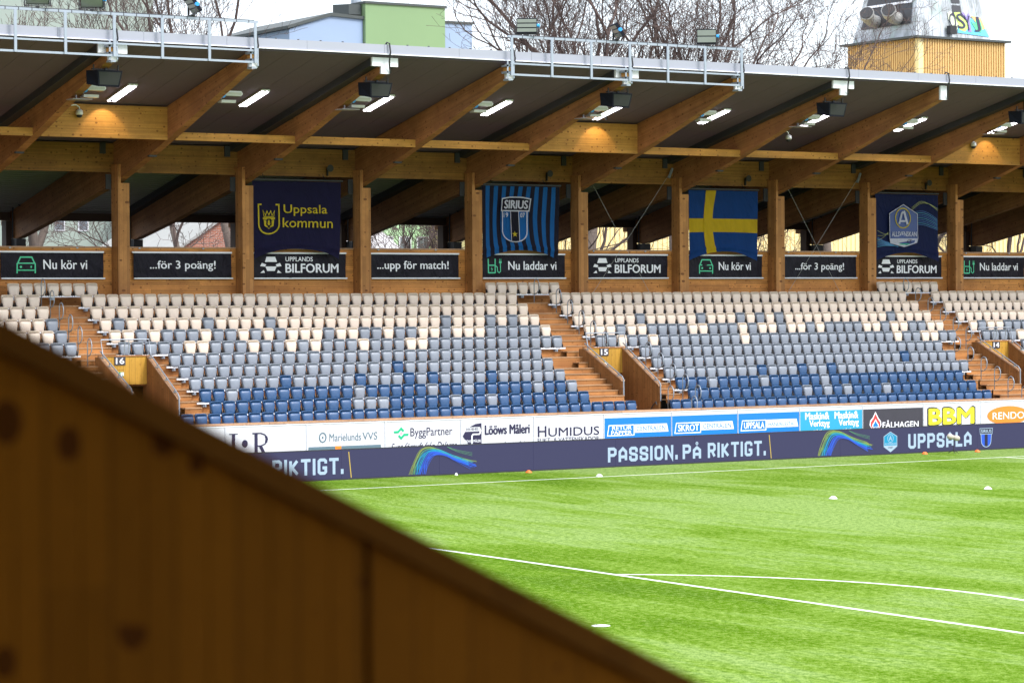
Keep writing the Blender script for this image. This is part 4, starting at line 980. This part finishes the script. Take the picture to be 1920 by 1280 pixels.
def speaker(i, x):
    T = thing('loudspeaker', 'black box loudspeaker hanging from roof beam tip, %s from the exit sixteen end' % ordn(i + 1), 'loudspeaker', (x, 7.1, 13.2), 'loudspeakers hung from the rafter tips')
    b = MB(); z1, z0 = 13.42, 12.90
    b.add([(x - .40, 6.85, z1), (x + .48, 6.85, z1), (x + .40, 6.95, z0), (x - .33, 6.95, z0), (x - .52, 7.5, z1 + .03), (x + .48, 7.5, z1 + .03), (x + .40, 7.4, z0 + .05), (x - .55, 7.4, z0 + .1)],
          [(0, 3, 2, 1), (4, 5, 6, 7), (0, 1, 5, 4), (1, 2, 6, 5), (2, 3, 7, 6), (3, 0, 4, 7)]); b.build('cabinet', M['spk'], T)
    b = MB(); b.add([(x - .35, 6.845, z1 - .05), (x + .42, 6.845, z1 - .05), (x + .36, 6.935, z0 + .06), (x - .29, 6.935, z0 + .06)], [(0, 3, 2, 1)]); b.build('grille_cloth', M['black'], T)
    b = MB(); b.box(x - .5, x + .46, 7.1, 7.14, z1 + .03, z1 + .07)
    for q in (-.46, .40): b.box(x + q, x + q + .04, 7.05, 7.09, z1, z1 + .2)
    b.box(x - .04, x + .04, 7.05, 7.13, z1, z1 + .42); b.build('hanging_bracket', M['black'], T)
for i, x in enumerate((3.36, 13.50, 23.64, 33.78, 43.75)): speaker(i, x)
def cable(i):
    x = colx(i) + RO + .16
    b = MB(); b.tube([(x - .03, 6.45, 14.60), (x - .02, 6.25, 14.74), (x, 6.12, 14.70), (x + .03, 6.10, 14.4), (x + .04, 6.2, 14.1), (x + .12, 6.32, 13.85), (x + .17, 6.36, 13.72)], .028, 6); return b.build('end_cable', M['black'], ST)
for i in range(0, 10): cable(i)
# lamp frames
def frame(x0, x1, label):
    T = thing('lamp_gantry', label, 'steel gantry', (x0, 6.1, 13.8))
    y = 6.0; n = 6; L_ = x1 - x0
    b = MB(); b.box(x0 - .12, x1 + .12, y - .04, y + .04, 15.12, 15.20); b.build('top_bar', M['galv'], T)
    b = MB(); b.box(x0 - .05, x1 + .1, y - .04, y + .0, 14.18, 14.24); b.build('middle_bar', M['galv'], T)
    b = MB(); b.box(x0 - .05, x1 + .1, y - .04, y + .0, 13.79, 13.86); b.build('bottom_bar', M['galv'], T)
    for i in range(n + 1):
        x = x0 + L_ * i / n; b = MB(); b.box(x - .045, x + .045, y - .085, y - .042, 13.79, 15.12); b.build('upright', M['galv'], T)
        if i % 3 == 0:
            b = MB(); b.box(x - .16, x + .10, y + .002, y + .38, 14.10, 14.17); b.box(x - .16, x + .10, y + .002, y + .38, 13.87, 13.94); b.box(x - .16, x - .10, y + .002, y + .02, 13.7, 14.3); b.box(x + .1, x + .15, y + .002, y + .02, 13.7, 14.3); b.box(x - .09, x + .09, y + .03, y + .38, 13.62, 13.685); b.build('fixing_plate', M['galv'], T)
            b = MB(); b.box(x - .10, x + .05, y + .03, y + .36, 13.95, 14.09); b.build('timber_pad', M['purlin'], T)
    b = MB()
    q = x0
    while q < x1: b.box(q, q + .025, y - .045, y + .045, 15.115, 15.205); q += .45
    b.build('cable_tie', M['dark'], T)
    b = MB(); b.tube([(x0, y + .02, 15.215), (x0 + L_ * .5, y + .02, 15.22), (x1, y + .02, 15.215)], .014, 5); b.build('power_cable', M['dark'], T)
frame(-1.8 - .12, 8.22, 'galvanised lamp gantry bolted along the roof edge above exit sixteen')
frame(18.31, 28.45, 'galvanised lamp gantry bolted along the roof edge above exit fifteen')
def lamp(x, z, yaw, tilt, rows, label, s=1.0):
    T = thing('spotlight', label, 'spotlight', (x, 6.0, z), 'spotlights on the roof gantries')
    def mk(bx, nm, m, loc):
        b = MB(); bx(b); me = b.mesh(nm, m); o = bpy.data.objects.new(nm, me); COL.objects.link(o); o.parent = T; o.location = loc; return o
    base = MB(); base.box(-.06, .06, -.06, .06, 0, .05); base.box(-.40, .40, -.03, .03, .05, .08); base.box(-.42, -.38, -.03, .03, .05, .36); base.box(.38, .42, -.03, .03, .05, .36)
    o = bpy.data.objects.new('yoke', base.mesh('yoke', M['black'])); COL.objects.link(o); o.parent = T; o.rotation_euler = (0, 0, yaw)
    h = MB(); h.box(-.36, .36, -.02, .10, -.27, .27); h2 = MB()
    for r in range(rows):
        z0 = -.25 + .5 * r / rows; h2.box(-.34, .34, -.035, -.021, z0 + .02, z0 + .5 / rows - .02)
    o = bpy.data.objects.new('lamp_head', h.mesh('lamp_head', M['spk'])); COL.objects.link(o); o.parent = T; o.location = (0, 0, .36); o.rotation_euler = (tilt, 0, yaw)
    o2 = bpy.data.objects.new('lens_row', h2.mesh('lens_row', M['lens'])); COL.objects.link(o2); o2.parent = T; o2.location = (0, 0, .36); o2.rotation_euler = (tilt, 0, yaw)
    kb = MB(); kb.tube([(.36, .03, 0), (.46, .03, 0)], .07, 10); o3 = bpy.data.objects.new('blue_cap', kb.mesh('blue_cap', M['lblue'])); COL.objects.link(o3); o3.parent = T; o3.location = (0, 0, .36); o3.rotation_euler = (tilt, 0, yaw)
lamp(.55, 15.21, -.45, .5, 3, 'lamp head facing the pitch on the exit sixteen gantry, nearest its hidden end'); lamp(2.4, 15.21, -.5, .5, 1, 'lamp head facing the pitch at the middle of the exit sixteen gantry')
lamp(5.95, 15.21, -1.7, .6, 3, 'tilted lamp seen side-on near the free end of the exit sixteen gantry'); lamp(18.98, 15.21, -.6, -.15, 3, 'square three-part lamp near the low end of the exit fifteen gantry')
lamp(22.83, 15.21, -1.9, .6, 3, 'tilted lamp seen side-on at the middle of the exit fifteen gantry'); lamp(26.88, 15.21, -.6, -.1, 2, 'two-part lamp near the far end of the exit fifteen gantry')
# dome cameras
for x, y, z, lb in ((4.82, 13.0 - .4, 12.42, 'white dome camera beside the deep beam nearest exit sixteen'), (35.95, 12.6, 12.42, 'white dome camera hanging between the plain roof beams'), (46.0, 12.6, 12.40, 'white dome camera on the lit beam above exit fourteen')):
    T = thing('dome_camera', lb, 'security camera', (x, y, z), 'dome cameras under the roof')
    b = MB(); b.tube([(x, y, z + .10), (x, y, z + .22), (x - .12, y, z + .30), (x - .3, y, z + .28)], .025, 6); b.build('arm', M['white'], T)
    b = MB(); b.tube([(x, y, z - .04), (x, y, z), (x, y, z + .10), (x, y, z + .16)], [.11, .13, .12, .05], 12); b.build('housing', M['white'], T, smooth=True)
    b = MB(); b.tube([(x, y, z - .14), (x, y, z - .11), (x, y, z - .045)], [.03, .085, .105], 12); b.build('dome', M['black'], T, smooth=True)
# small wall-wash spots that light the deep beams, and small horn speakers below the cross beam
for i, x in enumerate((5.75, 26.5, 46.8)):
    T = thing('wall_washer', 'small ceiling spot shining on the deep timber beam above exit %s' % ('sixteen','fifteen','fourteen')[i], 'ceiling light', (x, 12.4, 13.0))
    b = MB(); b.cylz(x, 11.98, roofz(11.98) - .16, roofz(11.98) - .006, .05, n=10); b.build('housing', M['black'], T)
    l = bpy.data.lights.new('spot', 'SPOT'); l.energy = 24; l.spot_size = math.radians(84); l.spot_blend = .3; l.color = (1, .78, .45); l.shadow_soft_size = .03
    o = bpy.data.objects.new('spot_lamp', l); COL.objects.link(o); o.parent = T; o.location = (0, -.42, -.19); o.rotation_euler = (math.radians(36), 0, 0)
for i, x in enumerate((17.1, 27.2, 37.3, 47.4)):
    T = thing('horn_speaker', 'small round black horn under the cross beam above %s' % ('the navy flag', 'the striped flag', 'the cross flag', 'the badge flag')[i], 'horn speaker', (x, 17.15, 10.9))
    b = MB(); b.tube([(x, 17.25, 11.0), (x, 17.12, 11.0), (x, 17.0, 11.0)], [.05, .09, .14], 12); b.build('horn', M['black'], T)
    b = MB(); b.box(x - .02, x + .02, 17.2, 17.30, 10.72, 11.0); b.build('bracket', M['black'], T)
#PART2#
# ------------------------------------------------------------------ trees
M['bark'] = plain('grey_bark', (.11, .085, .07, 1), .9, 0, .35, 6)
M['twig'] = plain('twig_bark', (.085, .058, .05, 1), .9, 0, .3, 4)
def tree(x, y, h, r, seed, label, lean_=(0, 0), spread=.62, depth=8, first=.26, twist=1.0, group='bare trees behind the grandstand', dens=.42, sc=.62):
    rn = random.Random(seed); T = thing('bare_tree', label, 'tree', (x, y, 0), group)
    tr = MB(); cr = MB()
    def rot(d, ang, az):
        u = d.cross(Vector((0, 0, 1)));
        if u.length < .05: u = Vector((1, 0, 0))
        u.normalize(); v = d.cross(u)
        return (d * math.cos(ang) + (u * math.cos(az) + v * math.sin(az)) * math.sin(ang)).normalized()
    def grow(p, d, L, rad, lv):
        n = 3 if lv < 3 else (4 if lv < 6 else 2); pts = [p]; rr = [rad]; end = max(rad * (.66 if lv else .72), .010); kids = []
        for i in range(n):
            d = (d + Vector((rn.uniform(-1, 1), rn.uniform(-1, 1), rn.uniform(-.6, 1) * .7)) * (.13 if lv < 2 else (.30 if lv < 4 else .42)) * twist).normalized()
            if lv > 2: d = (d + Vector((0, 0, .04))).normalized()
            p = p + d * (L / n); pts.append(p); rr.append(rad + (end - rad) * (i + 1) / n)
            if (lv >= 1 or rn.random() < .5) and lv < depth - 1 and i < n - 1 and rn.random() < dens: kids.append((p.copy(), d.copy(), rr[-1]))
        (tr if lv < 2 else cr).tube(pts, rr, 8 if lv < 2 else (5 if lv < 4 else 3), 0, lv == 0)
        if lv >= depth: return
        az = rn.uniform(0, 6.28); k = 3 if (lv == 0 or rn.random() < .28) else 2
        if lv == 0: L = L * sc
        for i in range(k):
            a = spread * (1 + .08 * lv) * rn.uniform(.55, 1.2) * (1 if i else .65); grow(p, rot(d, a, az + i * 2 * PI / k + rn.uniform(-.5, .5)), L * rn.uniform(.62, .84), end * (.92 if i == 0 else .74), lv + 1)
        for kp, kd, kr in kids: grow(kp, rot(kd, spread * rn.uniform(.9, 1.5), rn.uniform(0, 6.28)), L * rn.uniform(.45, .65), kr * (.5 if lv else .3), lv + 2)
    L0 = h * first * 1.45; grow(Vector((x, y, -.05)), Vector((lean_[0], lean_[1], 1)).normalized(), L0, r, 0)
    tr.build('trunk', M['bark'], T, smooth=True); c = cr.build('crown', M['twig'], T); c['kind'] = 'stuff'
    return T
tree(7.6, 37, 22, .30, 11, 'bare tree whose twigs show above the roof at the exit sixteen corner', spread=.34, depth=6, dens=.25)
tree(13.0, 36, 21, .36, 12, 'bare tree with thick trunk seen under the roof above the exit sixteen banner', spread=.36, depth=6, dens=.25)
tree(22.8, 40, 22, .20, 13, 'slim bare tree above the roof in front of open white sky', spread=.34, dens=.35, first=.3)
tree(26.0, 41, 27.5, .24, 14, 'bare tree above the roof crossing the pale blue building wing', (0, 0), spread=.36, dens=.35, first=.3)
tree(29.6, 35, 13, .20, 15, 'bare tree with trunk showing beside the green windowed wall', spread=.6)
tree(41.6, 39, 27, .28, 16, 'wide bare tree whose crown opens above the free end of the exit fifteen gantry', spread=.5, dens=.5)
tree(41.9, 36, 27, .42, 17, 'thick leaning bare tree seen behind the crossed rods', (.03, 0), .46, dens=.5)
tree(44.3, 38, 29, .34, 18, 'upright bare tree second behind the crossed rods', (0, 0), .5, dens=.5)
tree(46.2, 35, 25, .34, 19, 'bare tree leaning strongly behind the crossed rods', (.13, 0), .5, dens=.5)
tree(50.0, 36, 28, .36, 20, 'tall bare tree above the roof where the exit fifteen gantry ends', (-.03, 0), .52)
tree(58.8, 37, 24, .30, 21, 'rounded bare tree above the roof just before the yellow tower', (0, 0), .56, first=.26, dens=.5)
tree(62.6, 36, 21, .26, 22, 'low bare tree overlapping the yellow tower wall', (0, 0), .66, first=.24)
tree(70.5, 37, 15, .26, 23, 'bare tree low behind the roof near exit fourteen', (0, 0), .6)
tree(35.0, 37, 13, .20, 24, 'small bare tree seen under the roof beside the striped flag', (0, 0), .6)
tree(18.8, 36, 15.5, .18, 25, 'small bare tree before the red brick gable', (0, 0), .6)
tree(54.0, 38, 17, .24, 26, 'bare tree seen under the roof beside the cross flag', (0, 0), .62)
# ------------------------------------------------------------------ buildings
def bwall(name, col, **k): return plain(name, col, .85, 0, .05, .5)
M['mintwall'] = bwall('mint_render', (.27, .32, .28, 1)); M['greenwall'] = bwall('green_render', (.185, .285, .145, 1)); M['bluewall'] = bwall('pale_blue_render', (.25, .33, .47, 1))
M['palegreen'] = bwall('light_green_render', (.42, .66, .38, 1)); M['whitewall'] = bwall('white_render', (.72, .70, .72, 1)); M['yelwall'] = bwall('yellow_render', (.78, .42, .05, 1)); M['palyel'] = bwall('pale_yellow_render', (.82, .66, .32, 1))
M['pane'] = plain('window_pane', (.13, .15, .17, 1), .2); M['ribyel'] = bwall('yellow_ribbed_steel', (.60, .39, .15, 1)); M['roofdark'] = plain('dark_roof_edge', (.05, .06, .06, 1), .7)
def brickmat():
    G = NG('red_brick'); p = G.pos(); t = G.N('ShaderNodeTexBrick'); t.inputs['Scale'].default_value = 1; t.inputs['Brick Width'].default_value = .26; t.inputs['Row Height'].default_value = .085; t.inputs['Mortar Size'].default_value = .010
    G.L(G.comb(G.vdot(p, (1, 0, 0)), G.vdot(p, (0, 0, 1)), 0), t.inputs['Vector']); t.inputs['Color1'].default_value = (.42, .13, .07, 1); t.inputs['Color2'].default_value = (.33, .12, .08, 1); t.inputs['Mortar'].default_value = (.4, .34, .3, 1)
    return G.fin(t.outputs['Color'], .85)
M['brick'] = brickmat()
# mint block
T = thing('apartment_building', 'very tall plain mint white block behind the roof above exit sixteen', 'building', (22, 70, 0))
b = MB(); b.box(4, 34.55, 70, 84, 0, 34); b.build('wall', M['mintwall'], T)
for fl_ in range(8):
    for wx in (8, 12.5, 17, 21.5, 28.25, 29.7):
        z = 3 + fl_ * 3.0 + (1.15 if wx > 26 else 0)
        if wx < 26 and z > 13 or wx > 26 and z > 11: continue
        f = MB(); f.box(wx, wx + .62, 69.94, 69.995, z - .1, z + 1.35); fo = f.build('window', M['white'], T); q = MB(); q.box(wx + .06, wx + .56, 69.92, 69.938, z - .04, z + 1.29); q.build('pane', M['pane'], fo)
b = MB(); b.box(13.6, 15.4, 69.9, 69.99, 17.4, 19.6); 
b = MB(); b.add([(13.2, 69.96, 17.6), (15.0, 69.96, 17.6), (14.2, 69.96, 18.3), (13.2, 69.96, 19.0)], [(0, 1, 2, 3)]); b.build('lime_panel', paint('lime_paint', (.42, .85, .12, 1)), T)
# low houses seen under the roof
T = thing('house', 'white flat fronted house seen under the roof with small awning', 'building', (34, 66, 0))
b = MB(); b.box(32.2, 34.68, 66, 74, 0, 13); b.build('wall', M['whitewall'], T); b = MB(); b.box(32.1, 34.6, 65.6, 65.98, 9.05, 9.25); b.build('balcony_slab', M['galv'], T)
b = MB(); b.tube([(32.2, 65.8, 9.5), (32.75, 65.4, 10.0)], .04, 4); b.tube([(32.2, 65.8, 10.0), (32.75, 65.4, 10.0)], .05, 4); b.tube([(32.2, 65.8, 9.5), (32.2, 65.8, 10.05)], .03, 4); b.build('awning_bracket', M['black'], T)
T = thing('house', 'orange yellow house front seen under the roof beside the brick gable', 'building', (35.2, 66, 0))
b = MB(); b.box(34.70, 35.85, 66, 74, 0, 12.6); b.build('wall', M['yelwall'], T); b = MB(); b.box(35.86, 38.4, 66.2, 74, 0, 12.4); b.build('side_wing', M['palyel'], T)
T = thing('brick_house', 'red brick gable with grey roof edge seen under the roof', 'building', (28.9, 50, 0))
b = MB(); b.prism_y([(26.0, 0), (31.8, 0), (31.8, 8.3), (28.95, 10.15), (26.0, 8.3)], 50, 60); b.build('wall', M['brick'], T)
for s, xe, in ((-1, 25.5), (1, 32.4)):
    b = MB(); b.add([(28.95, 49.7, 10.2), (xe, 49.7, 8.0), (xe, 60.3, 8.0), (28.95, 60.3, 10.2), (28.95, 49.7, 10.36), (xe, 49.7, 8.16), (xe, 60.3, 8.16), (28.95, 60.3, 10.36)], [(0, 1, 2, 3), (4, 7, 6, 5), (0, 4, 5, 1), (1, 5, 6, 2), (2, 6, 7, 3), (3, 7, 4, 0)]); b.build('roof', M['conc'], T)
T = thing('house', 'white roofed gable before the green building, seen under the roof', 'building', (43.3, 60, 0))
b = MB(); b.prism_y([(40.5, 0), (45.5, 0), (45.5, 8.8), (43.3, 10.5), (40.5, 8.8)], 60, 68); b.build('wall', M['whitewall'], T)
# green and blue building
T = thing('tower_building', 'pale green block with light blue lower wings rising above the roof', 'building', (55, 75, 0))
b = MB(); b.box(51.58, 57.46, 75, 77.6, 0, 24.75); b.build('green_tower', M['greenwall'], T); b = MB(); b.prism_x([(74.9, 24.752), (77.7, 24.752), (77.7, 24.90), (74.9, 24.90)], 51.5, 57.55); b.build('tower_roof', M['roofdark'], T)
b = MB(); b.prism_x([(75.4, 24.70), (75.4, 24.06), (77.5, 24.06), (77.5, 24.85)], 50.6, 51.5); b.build('roof_shed', M['roofdark'], T)
b = MB(); b.prism_y([(46.3, 0), (51.55, 0), (51.55, 23.75), (49.2, 23.85), (46.3, 22.9)], 75.3, 86); b.build('blue_wing', M['bluewall'], T)
b = MB(); b.prism_y([(46.1, 22.9), (49.2, 23.852), (51.55, 23.755), (51.55, 23.95), (49.2, 24.07), (46.1, 23.1)], 75.15, 86.1); b.build('wing_roof', M['roofdark'], T)
b = MB(); b.box(57.47, 59.75, 75.4, 86, 0, 23.85); b.build('blue_wing', M['bluewall'], T); b = MB(); b.box(57.47, 59.85, 75.3, 86, 23.855, 24.0); b.build('wing_roof', M['roofdark'], T)
b = MB(); b.box(46, 60.5, 74.6, 74.98, 0, 12.6); b.build('lower_wall', M['palegreen'], T)
b = MB(); b.tube([(52.6, 78, 24.9), (52.6, 78, 25.5)], .35, 10); b.build('roof_vent', M['galv'], T)
for i in range(10):
    x = 47.2 + i * 1.31
    f = MB(); f.box(x - .08, x + .82, 74.54, 74.595, 8.2, 10.05); fo = f.build('window', M['white'], T); q = MB(); q.box(x, x + .36, 74.52, 74.538, 8.28, 9.97); q.box(x + .40, x + .74, 74.52, 74.538, 8.28, 9.97); q.build('pane', M['pane'], fo)
# yellow factory and its tower
T = thing('factory', 'yellow ribbed steel building with windowless tower block rising above the roof', 'factory', (84, 60, 0))
b = MB(); b.box(56, 104, 62.3, 80, 0, 12.5); b.build('hall_wall', M['palyel'], T)
b = MB(); x = 56.1
while x < 104: b.box(x, x + .09, 62.24, 62.298, 5, 12.5); x += .36
o = b.build('hall_rib', M['palyel'], T); o['kind'] = 'stuff'
b = MB(); b.box(84.42, 92.0, 60, 67.1, 12.0, 22.85); b.build('tower_wall', M['ribyel'], T)
b = MB(); x = 84.95
while x < 91.9: b.box(x, x + .10, 59.93, 59.998, 12, 22.80); x += .215
yv = 60.3
while yv < 67: b.box(84.35, 84.418, yv, yv + .10, 12, 22.80); yv += .215
o = b.build('tower_rib', M['ribyel'], T); o['kind'] = 'stuff'
b = MB(); b.box(84.38, 84.80, 59.96, 60.3, 12, 22.82); b.build('corner_strip', M['palyel'], T)
b = MB(); b.box(84.0, 92.3, 59.7, 67.5, 22.852, 22.99); b.build('eave', M['roofdark'], T)
def chim():
    G = NG('weathered_sheet'); p = G.pos(); n = G.noise(G.comb(G.vdot(p, (1, 0, 0)), G.vdot(p, (0, 1, 0)), G.vdot(p, (0, 0, .25))), 1.6, 5, .7); n2 = G.noise(p, .9, 4)
    c = G.ramp(n, [(.35, (.20, .22, .22, 1)), (.55, (.42, .45, .49, 1)), (.75, (.52, .56, .60, 1))]); c = G.mix(G.ramp(n2, [(.55, grey(0)), (.72, grey(.7))]), c, (.24, .36, .30, 1))
    return G.fin(c, .6, .2)
M['sheet'] = chim()
CH = thing('ventilation_chimney', 'tapered weathered metal chimney with graffiti on the yellow tower', 'chimney', (87.5, 64, 23))
bx0, bx1, by0, by1 = 84.55, 91.1, 60.4, 66.8; cxm, cym = 87.9, 63.6; zb, zt_ = 22.995, 34.0
def fr(x, y, z):
    t = (z - zb) / (zt_ - zb) * .62; return (x + (cxm - x) * t, y + (cym - y) * t, z)
nn_ = 9
for s in range(nn_):      # sheet panels, front and west side
    u0 = bx0 + (bx1 - bx0) * s / nn_; u1 = bx0 + (bx1 - bx0) * (s + 1) / nn_
    b = MB(); b.add([fr(u0 + .012, by0, zb), fr(u1 - .012, by0, zb), fr(u1 - .012, by0, zt_), fr(u0 + .012, by0, zt_), fr(u0 + .012, by0 + .06, zb), fr(u1 - .012, by0 + .06, zb), fr(u1 - .012, by0 + .06, zt_), fr(u0 + .012, by0 + .06, zt_)], [(0, 1, 2, 3), (0, 4, 5, 1), (0, 3, 7, 4), (1, 5, 6, 2)]); b.build('sheet_panel', M['sheet'], CH)
b = MB(); b.add([fr(bx0 + .03, by0 + .07, zb), fr(bx1 - .03, by0 + .07, zb), fr(bx1, by1, zb), fr(bx0, by1, zb), fr(bx0 + .03, by0 + .07, zt_), fr(bx1 - .03, by0 + .07, zt_), fr(bx1, by1, zt_), fr(bx0, by1, zt_)], [(0, 1, 5, 4), (1, 2, 6, 5), (2, 3, 7, 6), (3, 0, 4, 7), (4, 5, 6, 7)]); b.build('chimney_body', M['sheet'], CH)
b = MB(); F_ = lambda y, z, o_=.05: (fr(bx0, y, z)[0] - o_, fr(bx0, y, z)[1], z)
b.add([F_(60.9, 23.9), F_(66.2, 23.9), F_(66.2, 25.3), F_(60.9, 25.3)], [(0, 1, 2, 3)]); b.add([F_(60.9, 25.45), F_(66.2, 25.45), F_(66.2, 28), F_(60.9, 28)], [(0, 1, 2, 3)]); b.build('dark_glazing', M['dark'], CH)
b = MB(); b.add([F_(60.8, 25.3, .09), F_(66.3, 25.3, .09), F_(66.3, 25.45, .09), F_(60.8, 25.45, .09)], [(0, 1, 2, 3)]); b.build('sill', M['white'], CH)
G2 = lambda x, z, o_=.04: (fr(x, by0, z)[0], fr(x, by0, z)[1] - o_, z)
b = MB(); b.add([G2(88.0, 24.4), G2(88.85, 24.4), G2(88.85, 25.25), G2(88.0, 25.25)], [(0, 1, 2, 3)]); b.add([G2(88.0, 25.4), G2(88.85, 25.4), G2(88.85, 27), G2(88.0, 27)], [(0, 1, 2, 3)]); b.build('dark_glazing', M['dark'], CH)
for yy in (64.1, 61.9):
    b = MB(); b.tube([(84.9, yy + .5, 24.3), (84.1, yy + .2, 24.35), (83.6, yy, 24.55), (83.3, yy - .25, 24.75)], [.42, .42, .46, .50], 14); b.build('duct', M['conc'], CH); b = MB(); b.tube([(83.28, yy - .27, 24.77), (83.25, yy - .29, 24.79)], [.44, .44], 14); b.build('duct_opening', M['black'], CH)
b = MB(); b.box(87.2, 87.75, 60.0, 60.38, 23.25, 23.8); b.build('vent_box', M['black'], CH)
GR = [('graf_cyan', (.10, .45, .65, 1), [(88.2, 23.4), (91.0, 23.25), (90.7, 24.0), (90.0, 24.5), (88.4, 24.0)]), ('graf_cream', (.55, .60, .42, 1), [(87.5, 24.7), (87.8, 24.85), (88.2, 24.4), (88.4, 23.9), (88.2, 23.6), (87.8, 23.85), (87.5, 24.3)]),
      ('graf_lime', (.45, .60, .15, 1), [(88.1, 24.75), (88.7, 24.8), (88.75, 24.5), (89.2, 24.2), (89.25, 23.75), (88.9, 23.5), (88.4, 23.6), (88.35, 24.1)]), ('graf_violet', (.26, .20, .50, 1), [(88.85, 24.8), (89.1, 24.8), (89.3, 24.45), (89.5, 24.8), (89.6, 24.7), (89.5, 24.2), (89.5, 23.5), (89.15, 23.5), (89.25, 24.1)]),
      ('graf_orange', (.70, .40, .15, 1), [(89.7, 24.6), (90.6, 24.5), (90.8, 23.8), (90.5, 23.7), (90.0, 24.2)]), ('graf_green', (.08, .45, .22, 1), [(89.6, 24.2), (90.0, 24.1), (90.1, 24.4), (90.5, 24.4), (90.55, 23.8), (90.3, 23.5), (89.9, 23.65)])]
for i, (nm, c, P_) in enumerate(GR):
    b = MB(); b.add([G2(x, z, .045 + i * .006) for x, z in P_], [tuple(range(len(P_)))]); b.build('graffiti_shape', paint(nm, c), CH)
for i, (ch, xx, zz, w_) in enumerate((('O', 87.55, 23.7, .62), ('S', 88.25, 23.7, .75), ('Y', 88.95, 23.6, .6), ('J', 89.75, 23.55, .65))):
    warp_ = lambda x, y, z: G2(x, z, .10)
    txt(ch, xx, xx + w_, zz, zz + 1.0, 0, M['navy'], 'graffiti_letter', CH, -.02, 0, warp_)
# distant hedge of houses far behind so no empty horizon shows
T = thing('apartment_building', 'far pale grey block closing the view beyond the yellow hall', 'building', (125, 110, 0)); b = MB(); b.box(104, 190, 110, 120, 0, 10); b.build('wall', M['whitewall'], T)
# ------------------------------------------------------------------ the camera's own stand: timber wall in front of the lens, then an added shade tunnel
def ztop_f(x): return 5.8214 - .5014 * (x + 31.370)
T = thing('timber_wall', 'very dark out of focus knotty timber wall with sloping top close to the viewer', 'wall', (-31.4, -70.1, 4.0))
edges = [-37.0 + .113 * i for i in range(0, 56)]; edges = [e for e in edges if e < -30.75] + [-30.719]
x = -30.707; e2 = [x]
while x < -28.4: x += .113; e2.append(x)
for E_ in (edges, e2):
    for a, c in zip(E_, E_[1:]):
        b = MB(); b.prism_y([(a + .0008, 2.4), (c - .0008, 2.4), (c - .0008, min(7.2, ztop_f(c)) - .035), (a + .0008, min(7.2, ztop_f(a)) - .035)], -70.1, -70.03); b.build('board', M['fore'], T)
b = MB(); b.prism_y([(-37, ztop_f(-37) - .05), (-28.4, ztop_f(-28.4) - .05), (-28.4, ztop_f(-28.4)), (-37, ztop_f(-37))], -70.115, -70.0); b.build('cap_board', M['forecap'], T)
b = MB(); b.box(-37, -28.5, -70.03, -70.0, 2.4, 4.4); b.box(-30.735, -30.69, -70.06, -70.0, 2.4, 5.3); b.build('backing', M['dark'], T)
T = thing('shade_tunnel', 'unseen dark timber passage added round the viewer to shade the near wall', 'passage', (-33, -73, 3.9))  # unseen box added round the camera to keep sky light off the timber wall
b = MB(); b.box(-39, -29.5, -75.9, -75.8, 2.4, 8.6); b.box(-39.1, -39, -75.8, -62, 2.4, 8.6); b.build('side_wall', M['rafter'], T)
b = MB(); b.box(-39, -27.6, -78, -61.5, 8.6, 8.75); b.build('ceiling', M['ceil'], T)
b = MB(); b.box(-39, -29.5, -75.8, -70.12, 3.75, 3.85); b.build('floor', M['tread'], T)
b = MB(); b.box(-39, -28.4, -69.98, -61.5, 2.4, 3.0); b.build('near_deck', M['tread'], T)
